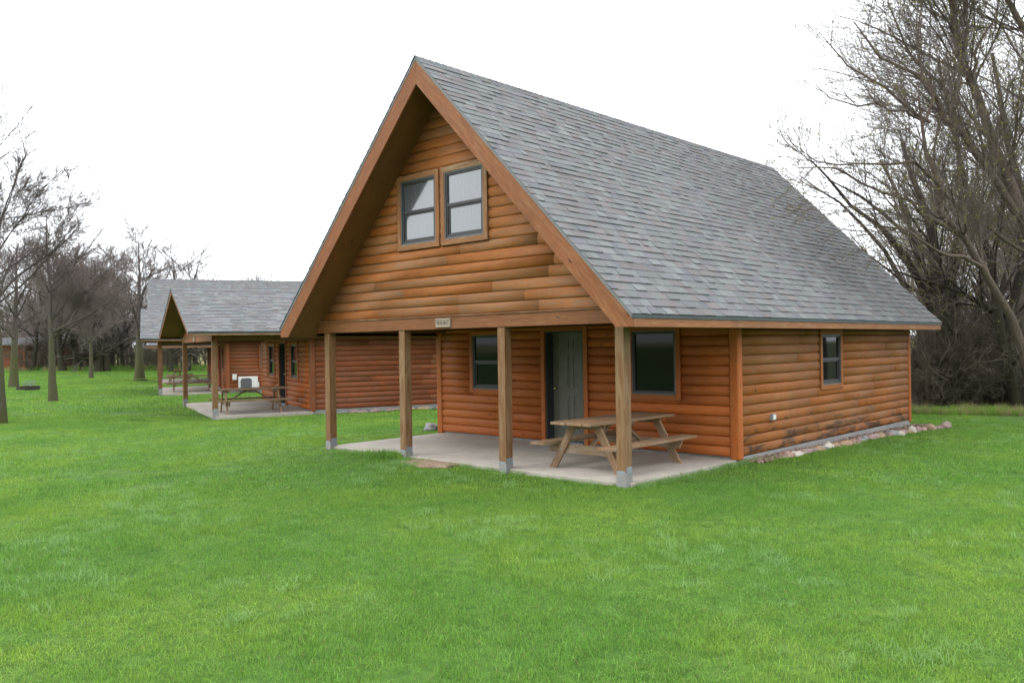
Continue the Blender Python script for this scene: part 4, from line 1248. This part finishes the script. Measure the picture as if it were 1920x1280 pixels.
def spec_r(n1, n2, n3, n4, rmin=.004, up=.05):
    return [dict(n=n1, t0=.15, ang=.60, lr=.36, rr=.32, K=8, wob=.08, trop=.035, sides=5, tp=.30, rmin=.008, up=up),
            dict(n=n2, t0=.12, ang=.52, lr=.62, rr=.45, K=6, wob=.08, trop=.025, sides=4, rmin=.006),
            dict(n=n3, t0=.1, ang=.5, lr=.6, rr=.55, K=4, wob=.08, trop=.02, sides=3, rmin=rmin * 1.15),
            dict(n=n4, t0=.1, ang=.55, lr=.7, rr=.7, K=3, wob=.08, trop=.02, sides=3, rmin=rmin)]
gR = lambda px, d: hgt(*at_px(px, 800, d)[:2])
def base(px, d):
    p = at_px(px, 700, d); return (p[0], p[1], hgt(p[0], p[1]) - .1)
def limbb(px, d, r, pts): return [(*base(px, d), r)] + limb(pts)
dA = 17.5
limb_tree('bare_tree', [
    limbb(2090, dA, .24, [(1990, 560, dA, .15), (1897, 375, dA, .105), (1869, 281, dA, .095), (1822, 141, dA, .08), (1794, 42, dA, .065), (1770, -80, dA, .04)]),
    limb([(1905, 400, dA, .085), (1850, 300, dA - .2, .07), (1812, 258, dA - .3, .062), (1775, 220, dA - .4, .055), (1747, 173, dA - .5, .045), (1690, 130, dA - .6, .03), (1600, 40, dA - .7, .012)]),
    limbb(1945, dA, .12, [(1925, 690, dA, .10), (1906, 590, dA - .3, .085), (1850, 525, dA - .5, .075), (1808, 445, dA - .8, .068), (1770, 394, dA - 1, .06), (1766, 347, dA - 1, .055), (1735, 281, dA - 1, .04), (1722, 180, dA - 1, .02)]),
    limb([(1968, 560, dA, .16), (1975, 300, dA + .4, .10), (1930, 80, dA + .6, .07), (1870, -60, dA + .8, .04)]),
    limb([(1745, 230, dA - 1, .035), (1700, 195, dA - 1, .03), (1620, 140, dA - 1.1, .02), (1535, 60, dA - 1.2, .008)]),
    limb([(1735, 228, dA - 1, .03), (1680, 205, dA - 1.3, .022), (1610, 200, dA - 1.5, .015), (1530, 160, dA - 1.7, .008)]),
    limb([(1737, 225, dA - 1, .03), (1732, 130, dA - .8, .022), (1722, 20, dA - .8, .012), (1715, -60, dA - .8, .008)]),
    limb([(1747, 173, dA - .5, .035), (1700, 90, dA - .2, .022), (1660, 0, dA, .012), (1640, -60, dA, .008)]),
    limb([(1766, 347, dA - 1, .035), (1700, 302, dA - 1.5, .026), (1600, 310, dA - 1.8, .016), (1500, 280, dA - 2, .008)]),
    limb([(1808, 445, dA - .8, .045), (1710, 385, dA - 1.2, .032), (1600, 330, dA - 1.4, .02), (1495, 315, dA - 1.6, .008)]),
    limb([(1840, 500, dA - .8, .045), (1760, 470, dA - 1.8, .03), (1680, 430, dA - 2.2, .02), (1590, 390, dA - 2.4, .008)]),
    limb([(1822, 141, dA, .035), (1850, 60, dA + .3, .022), (1900, -40, dA + .4, .01)]),
    ], 'largest bare tree at the right edge, its brown limbs sweeping over the roof corner', 31, spec_r(13, 7, 6, 3, .0034), 'bark_right', 'twig_right', G_R, (17000, 3))
dB = 24.5
specs_R = [
    (1778, 24.0, .24, [(1772, 640, .24), (1765, 540, .18), (1730, 400, .09), (1690, 260, .05)], [(1775, 640, .16), (1700, 480, .09), (1600, 380, .05), (1520, 300, .02)], [(1780, 600, .14), (1800, 420, .08), (1790, 200, .04)],
     'bare tree with a dark forked trunk right behind the back corner of the nearest cabin', 41),
    (1812, 25.5, .2, [(1840, 640, .16), (1890, 520, .10), (1930, 330, .05)], [(1815, 650, .15), (1760, 500, .09), (1660, 400, .05), (1560, 340, .02)], [(1830, 600, .12), (1850, 400, .07), (1880, 200, .03)],
     'bare tree leaning right with a black trunk in the middle of the thicket', 42),
    (1905, 22.5, .15, [(1885, 640, .12), (1850, 480, .10), (1800, 300, .06), (1760, 120, .03)], [(1900, 560, .13), (1940, 380, .08), (1950, 150, .04)], [(1895, 600, .12), (1820, 560, .07), (1720, 520, .035), (1650, 500, .015)],
     'slim dark trunked bare tree rising near the right edge of the thicket', 43),
    (1730, 29.0, .18, [(1735, 600, .14), (1720, 450, .09), (1650, 300, .04)], [(1730, 600, .12), (1660, 470, .07), (1570, 380, .04), (1500, 330, .015)], [(1740, 520, .1), (1760, 330, .05), (1750, 150, .02)],
     'bare tree farther back whose twigs fan out beside the roof edge', 44),
    (1990, 26.0, .22, [(1960, 500, .15), (1900, 300, .09), (1860, 100, .05)], [(1980, 450, .12), (1990, 200, .08), (1930, -50, .04)], [(1975, 560, .12), (1880, 460, .07), (1790, 400, .03)],
     'bare tree filling the upper right corner behind the sweeping limbs', 45)]
for (bpx, d, r, l1, l2, l3, lab, sd_) in specs_R:
    lm = []
    for k, l_ in enumerate((l1, l2, l3)):
        pts = [(a, b, d + (k - 1) * .5, rr2) for a, b, rr2 in l_]
        lm.append(limbb(bpx + (k - 1) * 3, d, r * (1 if k == 0 else .75), pts))
    limb_tree('bare_tree', lm, lab, sd_, spec_r(12, 6, 4, 3, .0042), 'bark_dark', 'twig_right', G_R, (6000, sd_))

_p = at_px(1402, 650, 62)
_P, _R, _L = trunk((_p[0], _p[1], -.1), (_p[0] + .2, _p[1], 13.2), .3, .04, 9, .1, 71)
tree_obj('bare_tree', grow(71, _P, _R, _L, lawn_spec(.7, .008)), M['bark_lawn'], M['twig_lawn'], 'distant bare treetop poking up just above the rear end of the main ridge', None)

# ------------------------------------------------------------------ instanced stuff (geometry nodes)
def inst_object(name, pts, rotz, scl, idx, sources, label, tilt=None):
    """one object that instances source meshes on its points"""
    sc_ = bpy.data.collections.new(name + '_sources')
    for s_ in sources: sc_.objects.link(s_)
    me = bpy.data.meshes.new(name)
    me.vertices.add(len(pts)); me.vertices.foreach_set('co', np.asarray(pts, 'f').ravel())
    rot = np.zeros((len(pts), 3), 'f'); rot[:, 2] = rotz
    if tilt is not None: rot[:, :2] = tilt
    a = me.attributes.new('rot', 'FLOAT_VECTOR', 'POINT'); a.data.foreach_set('vector', rot.ravel())
    s3 = np.asarray(scl, 'f'); s3 = np.repeat(s3[:, None], 3, 1) if s3.ndim == 1 else s3
    a = me.attributes.new('scl', 'FLOAT_VECTOR', 'POINT'); a.data.foreach_set('vector', s3.ravel())
    a = me.attributes.new('pick', 'INT', 'POINT'); a.data.foreach_set('value', np.asarray(idx, 'i'))
    o = bpy.data.objects.new(name, me); COL.objects.link(o)
    ng = bpy.data.node_groups.new(name, 'GeometryNodeTree')
    ng.interface.new_socket('Geometry', in_out='INPUT', socket_type='NodeSocketGeometry')
    ng.interface.new_socket('Geometry', in_out='OUTPUT', socket_type='NodeSocketGeometry')
    N = ng.nodes.new; K_ = ng.links.new
    gi, go = N('NodeGroupInput'), N('NodeGroupOutput')
    ip = N('GeometryNodeInstanceOnPoints'); ci = N('GeometryNodeCollectionInfo')
    ci.inputs['Collection'].default_value = sc_
    ci.inputs['Separate Children'].default_value = True
    ci.inputs['Reset Children'].default_value = True
    ip.inputs['Pick Instance'].default_value = True
    def attr(nm, dt):
        n_ = N('GeometryNodeInputNamedAttribute'); n_.data_type = dt; n_.inputs['Name'].default_value = nm
        return n_.outputs['Attribute']
    K_(gi.outputs[0], ip.inputs['Points']); K_(ci.outputs[0], ip.inputs['Instance'])
    K_(attr('pick', 'INT'), ip.inputs['Instance Index'])
    e2r = N('FunctionNodeEulerToRotation'); K_(attr('rot', 'FLOAT_VECTOR'), e2r.inputs[0]); K_(e2r.outputs[0], ip.inputs['Rotation'])
    K_(attr('scl', 'FLOAT_VECTOR'), ip.inputs['Scale'])
    K_(ip.outputs[0], go.inputs[0])
    md = o.modifiers.new('scatter', 'NODES'); md.node_group = ng
    tag(o, label, kind='stuff')
    return o

def clump(seed, nbl, rad, h, w, lean, wide=0.0, dry=0.04):
    rng = np.random.default_rng(seed)
    r = rad * np.sqrt(rng.uniform(0, 1, nbl)); a = rng.uniform(0, 2 * PI, nbl)
    b = np.stack([r * np.cos(a), r * np.sin(a), np.zeros(nbl) - .012], 1)
    hh = h * rng.uniform(.55, 1.25, nbl); la = rng.uniform(0, 2 * PI, nbl); ll = np.abs(rng.normal(0, lean, nbl))
    d = np.stack([np.cos(la), np.sin(la), np.zeros(nbl)], 1)
    fa = rng.uniform(0, 2 * PI, nbl); s_ = np.stack([np.cos(fa), np.sin(fa), np.zeros(nbl)], 1) * (w * rng.uniform(.7, 1.3, nbl))[:, None] / 2
    upv = np.array([0, 0, 1.0])
    m1 = b + upv * (hh * .5)[:, None] + d * (hh * ll * .35)[:, None]
    tp = b + upv * (hh * np.clip(1 - ll * .35, .35, 1))[:, None] + d * (hh * ll)[:, None]
    V = np.stack([b - s_, b + s_, m1 + s_ * .8, m1 - s_ * .8, tp], 1).reshape(-1, 3)
    i = np.arange(nbl)[:, None] * 5
    F = np.concatenate([i + np.array([[0, 1, 2]]), i + np.array([[0, 2, 3]]), i + np.array([[3, 2, 4]])], 0)
    br = rng.uniform(0, 1, nbl); dr = (rng.uniform(0, 1, nbl) < dry) * 1.0
    T = np.repeat(np.stack([br, dr, np.full(nbl, wide)], 1), 5, 0)
    return np_mesh('grass_clump', V, F, M['blade'], 'unlinked', T, True)

FWH = np.array([fw.x, fw.y]); FWH /= np.linalg.norm(FWH); RTH = np.array([rt.x, rt.y])
cabs = [((0, 0), 0.0, -6.72, .23, 0.06, 10.7), ((C2_LOC[0], C2_LOC[1]), C2_TH, -6.6, .17, .05, 10.5), ((C3_LOC[0], C3_LOC[1]), C3_TH, -6.6, .17, .05, 10.5), ((C4_LOC[0], C4_LOC[1]), C4_TH, -6.6, .2, .05, 10.6)]
def lawn_points(rng, d0, d1, dens, mg=0.0):
    """random points in the view wedge between depths d0 and d1"""
    area = (d1 ** 2 - d0 ** 2) * 0.5 * 2 * 0.80
    n = int(area * dens)
    d = np.sqrt(rng.uniform(d0 ** 2, d1 ** 2, n)); s = rng.uniform(-.80, .80, n) * d
    P = np.array(CAMPOS[:2]) + d[:, None] * FWH + s[:, None] * RTH
    ok = np.ones(n, bool)
    for (c0, th, x0, x1, y0, y1) in cabs:
        c, s_ = math.cos(th), math.sin(th); dx, dy = P[:, 0] - c0[0], P[:, 1] - c0[1]
        lx, ly = c * dx - s_ * dy, s_ * dx + c * dy
        m_ = mg if c0[0] < -1 else 0.0
        ok &= ~((lx > x0 - m_) & (lx < x1 + m_) & (ly > y0 - m_) & (ly < y1 + m_))
    ok &= ~((P[:, 0] > -3.98) & (P[:, 0] < -3.05) & (P[:, 1] > -.36) & (P[:, 1] < .12))
    xm = np.interp(P[:, 1], [p[0] for p in path], [p[1] for p in path])
    ok &= ~((P[:, 0] > 0.1) & (P[:, 0] < xm - 0.02) & (P[:, 1] > 3.2) & (P[:, 1] < 10.9))
    wv = np.array([noise.noise(Vector((x * .9, y * .9, 3))) for x, y in P]) if d1 < 30 and d1 > 12 else 0.0
    ok &= ~((P[:, 1] > 13.7 - .25 * P[:, 0] + wv) & (P[:, 0] > -8))
    return P[ok]
def zs(P): return hgt_many(P[:, 0], P[:, 1])
rng = np.random.default_rng(77)
short = [clump(100 + i, 110, .14, .048, .0036, .75) for i in range(6)]
midc = [clump(120 + i, 110, .22, .054, .0075, .7) for i in range(4)]
farc = [clump(140 + i, 120, .5, .07, .017, .6) for i in range(3)]
tall = [clump(160 + i, 34, .11, .105, .0055, .95, wide=1.0, dry=.03) for i in range(4)]
def lawn_scatter(name, d0, d1, dens, src, label, smin=.8, smax=1.25, mg=0.0):
    P = lawn_points(rng, d0, d1, dens, mg); n = len(P)
    hv = np.array([0.75 + 0.55 * (noise.noise(Vector((x * .8, y * .8, 9))) + .5 * noise.noise(Vector((x * 2.6, y * 2.6, 2))) + .35) for x, y in P])
    s = rng.uniform(smin, smax, n); S = np.stack([s, s, s * np.clip(hv, .75, 1.6)], 1)
    inst_object(name, np.column_stack([P, zs(P)]), rng.uniform(0, 6.28, n), S, rng.integers(0, len(src), n), src, label)
lawn_scatter('lawn_grass', 2.2, 11.0, 80, short, 'short mown grass blades covering the near lawn')
lawn_scatter('lawn_grass', 10.6, 24.0, 26, midc, 'short mown grass around the cabins', mg=.16)
lawn_scatter('lawn_grass', 23.0, 78.0, 3.2, farc, 'even green grass of the far lawn', mg=.42)
P = lawn_points(rng, 2.5, 20, 16)
nv = np.array([noise.noise(Vector((x * .55, y * .55, 21))) + .45 * noise.noise(Vector((x * 2.2, y * 2.2, 5))) for x, y in P])
P = P[nv + rng.uniform(-.12, .12, len(P)) > .22]
ex = [(-4.0 + rng.uniform(-.1, .5), -.42 + rng.normal(0, .06)) for _ in range(30)]
ex += [(rng.uniform(.2, 1.0), rng.uniform(.1, .5)) for _ in range(0)]
for _ in range(60):
    a = rng.uniform(.1, 3.4); ex.append((.22 + rng.uniform(0, .12), a))
for _ in range(60): ex.append((rng.uniform(-6.6, 0.0), .04 - rng.uniform(0, .1)))
P = np.concatenate([P, np.array(ex)])
n = len(P)
tuft = [clump(190 + i, 60, .10, .15, .005, .7, wide=0.0, dry=.0) for i in range(2)]
TP = np.array([(-4.66 + rng.normal(0, .22), -.10 + rng.normal(0, .09)) for _ in range(60)])
inst_object('grass_tuft', np.column_stack([TP, zs(TP)]), rng.uniform(0, 6.28, 60), rng.uniform(.6, 1.25, 60), rng.integers(0, 2, 60), tuft, 'thick unmown grass growing against the second porch post')
inst_object('weedy_grass', np.column_stack([P, zs(P)]), rng.uniform(0, 6.28, n), rng.uniform(.55, 1.15, n), rng.integers(0, 4, n), tall, 'longer coarse grass tufts scattered in the lawn')

# dry and long grass at the wood edge on the right
def edge_grass():
    src = []
    for i in range(3):
        o = clump(180 + i, 40, .16, .30, .008, .6); o.data.materials.clear(); o.data.materials.append(M['dry'] if i != 1 else M['blade']); src.append(o)
    pts = []
    r = np.random.default_rng(8)
    for k in range(420):
        px = r.uniform(1690, 2080); d = 21.1 + r.exponential(.5) - (px - 1700) * .004
        p = at_px(px, 700, d); pts.append((p[0], p[1], hgt(p[0], p[1])))
    for k in range(900):
        px = r.uniform(-200, 560); d = 67 + r.exponential(4)
        p = at_px(px, 700, d); pts.append((p[0], p[1], hgt(p[0], p[1])))
    P = np.array(pts); n = len(P); s = r.uniform(.3, 1.0, n) ** 1.3; s[420:] *= 2.0
    inst_object('rough_grass', P, r.uniform(0, 6.28, n), s, r.choice([0, 1, 1, 1, 1, 2], n), src, 'long dry and green grass along the edge of the woods')
edge_grass()

# woodland masses
def bush_levels(seed, h, nst, rmin):
    rng = np.random.default_rng(seed)
    st = np.column_stack([rng.normal(0, .35, nst), rng.normal(0, .35, nst), np.zeros(nst) - .1])
    d = np.column_stack([rng.normal(0, .45, nst), rng.normal(0, .45, nst), np.ones(nst)]); d /= np.linalg.norm(d, axis=1, keepdims=True)
    ln = h * rng.uniform(.6, 1.1, nst)
    P = polyline(rng, st, d, ln, 7, .16, -.01); R = np.linspace(1, .3, 7)[None] * rng.uniform(.018, .04, nst)[:, None]
    return grow(seed, P, R, ln, [dict(n=9, t0=.1, ang=.8, lr=.5, rr=.5, K=5, wob=.22, trop=0, sides=3, rmin=.008),
                                dict(n=7, t0=.1, ang=.8, lr=.5, rr=.6, K=4, wob=.2, trop=0, sides=3, rmin=rmin * 1.2),
                                dict(n=3, t0=.1, ang=.8, lr=.6, rr=.7, K=3, wob=.2, trop=0, sides=3, rmin=rmin)])
def src_mesh(levels, mat, name):
    V, F = join(levels); return np_mesh(name, V, F, mat, 'unlinked')
bush = [src_mesh(bush_levels(200 + i, 3.2, 9, .005), M['brush'], 'brush') for i in range(3)]
fars = []
for i in range(4):
    P, R, Ln = trunk((0, 0, -.3), (RNG.uniform(-1, 1), RNG.uniform(-1, 1), 9.5), .22, .03, 9, .22, 210 + i)
    lv = grow(210 + i, P, R, Ln, [dict(n=20, t0=.12, ang=.8, lr=.6, rr=.5, K=7, wob=.16, trop=.05, sides=4, tp=.4, rmin=.03),
                                  dict(n=10, t0=.12, ang=.75, lr=.5, rr=.5, K=5, wob=.16, trop=.02, sides=3, rmin=.014),
                                  dict(n=9, t0=.1, ang=.75, lr=.5, rr=.6, K=4, wob=.16, trop=.02, sides=3, rmin=.008)])
    tr_ = src_mesh(lv, M['twig_far'], 'far_tree')
    tr_.data.materials.append(M['bark_dark'])
    nf = len(tubes(*lv[0][:2], 8)[1]); nf2 = nf + len(tubes(lv[1][0], lv[1][1], 4)[1])
    mi = np.zeros(len(tr_.data.polygons), 'i'); mi[:nf2] = 1
    tr_.data.polygons.foreach_set('material_index', mi)
    fars.append(tr_)
def belt(name, fn, n, src, label, smin, smax, seed):
    r = np.random.default_rng(seed); pts = []
    for k in range(n):
        x, y = fn(r); pts.append((x, y, hgt(x, y)))
    inst_object(name, pts, r.uniform(0, 6.28, n), r.uniform(smin, smax, n), r.integers(0, len(src), n), src, label)
def f_left(r):
    px = r.uniform(-350, 320); d = r.uniform(70, 92) + (22 if px < 75 else 0); p = at_px(px, 650, d); return p[0], p[1]
belt('woodland', f_left, 52, fars, 'grey brown bare woodland far behind the lawn and cabins', .68, 1.0, 1)
def f_mid(r):
    px = r.uniform(320, 760); d = r.uniform(72, 84); p = at_px(px, 650, d); return p[0], p[1]
belt('woodland', f_mid, 40, fars, 'bare treetops just showing above the ridges of the lower cabins', .55, .72, 2)
def f_right(r):
    px = r.uniform(1720, 2400); d = r.uniform(38, 60); p = at_px(px, 650, d); return p[0], p[1]
belt('woodland', f_right, 20, fars, 'dense bare woodland behind the thicket on the right', .8, 1.15, 3)
def f_brush(r):
    px = r.uniform(1700, 2150); d = 22.6 + r.exponential(5.0); p = at_px(px, 650, d); return p[0], p[1]
belt('undergrowth', f_brush, 50, bush, 'tangled brown undergrowth at the foot of the trees on the right', .7, 1.25, 4)
def f_brushl(r):
    px = r.uniform(-300, 600); d = r.uniform(68, 80) + (24 if px < 60 else 0); p = at_px(px, 650, d); return p[0], p[1]
belt('undergrowth', f_brushl, 55, bush, 'low tangled brush along the far woodland edge', .8, 1.4, 5)
def f_behind(r):
    a = r.uniform(math.radians(95), math.radians(265)) + YAW; d = r.uniform(34, 60)
    return CAMPOS[0] + math.sin(a) * d, CAMPOS[1] + math.cos(a) * d
belt('woodland', f_behind, 120, fars, 'bare woodland on the near side of the lawn, mirrored in the window glass', .8, 1.1, 6)

# woodland edge trees that can be told apart
G_W = 'dark trunked trees along the far woodland edge'
edge = [(62, 68, 'dark crooked tree just right of the far red cabin'), (92, 70, 'low branched dark tree behind the trunk of the lone lawn tree'),
        (118, 67, 'thick black trunked tree left of the forked one in the woodland edge'), (143, 68, 'forked black trunked tree with sky showing through its fork'),
        (183, 66, 'first of two stout black trunks beside each other right of the slim lawn tree'), (201, 66.5, 'second stout black trunk, nearer to the tall grey tree'),
        (232, 69, 'thin dark tree left of the tall grey tree at the farthest porch'), (320, 66, 'dark tree seen through the far porch between two posts'),
        (352, 67, 'dark leaning tree seen through the far porch just left of the cabin wall')]
for i, (px, d, lab) in enumerate(edge):
    p = at_px(px, 650, d); x, y_ = p[0], p[1]; z = hgt(x, y_) - .1
    P, R, Ln = trunk((x, y_, z), (x + random.uniform(-1.2, 1.2), y_ + random.uniform(-1, 1), 8.6), .30 if i in (2, 3, 4, 5) else .2, .04, 9, .22, 300 + i)
    lv = grow(300 + i, P, R, Ln, [dict(n=16, t0=.1, ang=.85, lr=.6, rr=.5, K=7, wob=.18, trop=.04, sides=4, tp=.4, rmin=.035),
                                  dict(n=9, t0=.12, ang=.75, lr=.5, rr=.5, K=5, wob=.16, trop=.02, sides=3, rmin=.016),
                                  dict(n=8, t0=.1, ang=.75, lr=.5, rr=.6, K=4, wob=.16, trop=.02, sides=3, rmin=.009)])
    tree_obj('woodland_tree', lv, M['bark_dark'], M['twig_far'], lab, G_W)
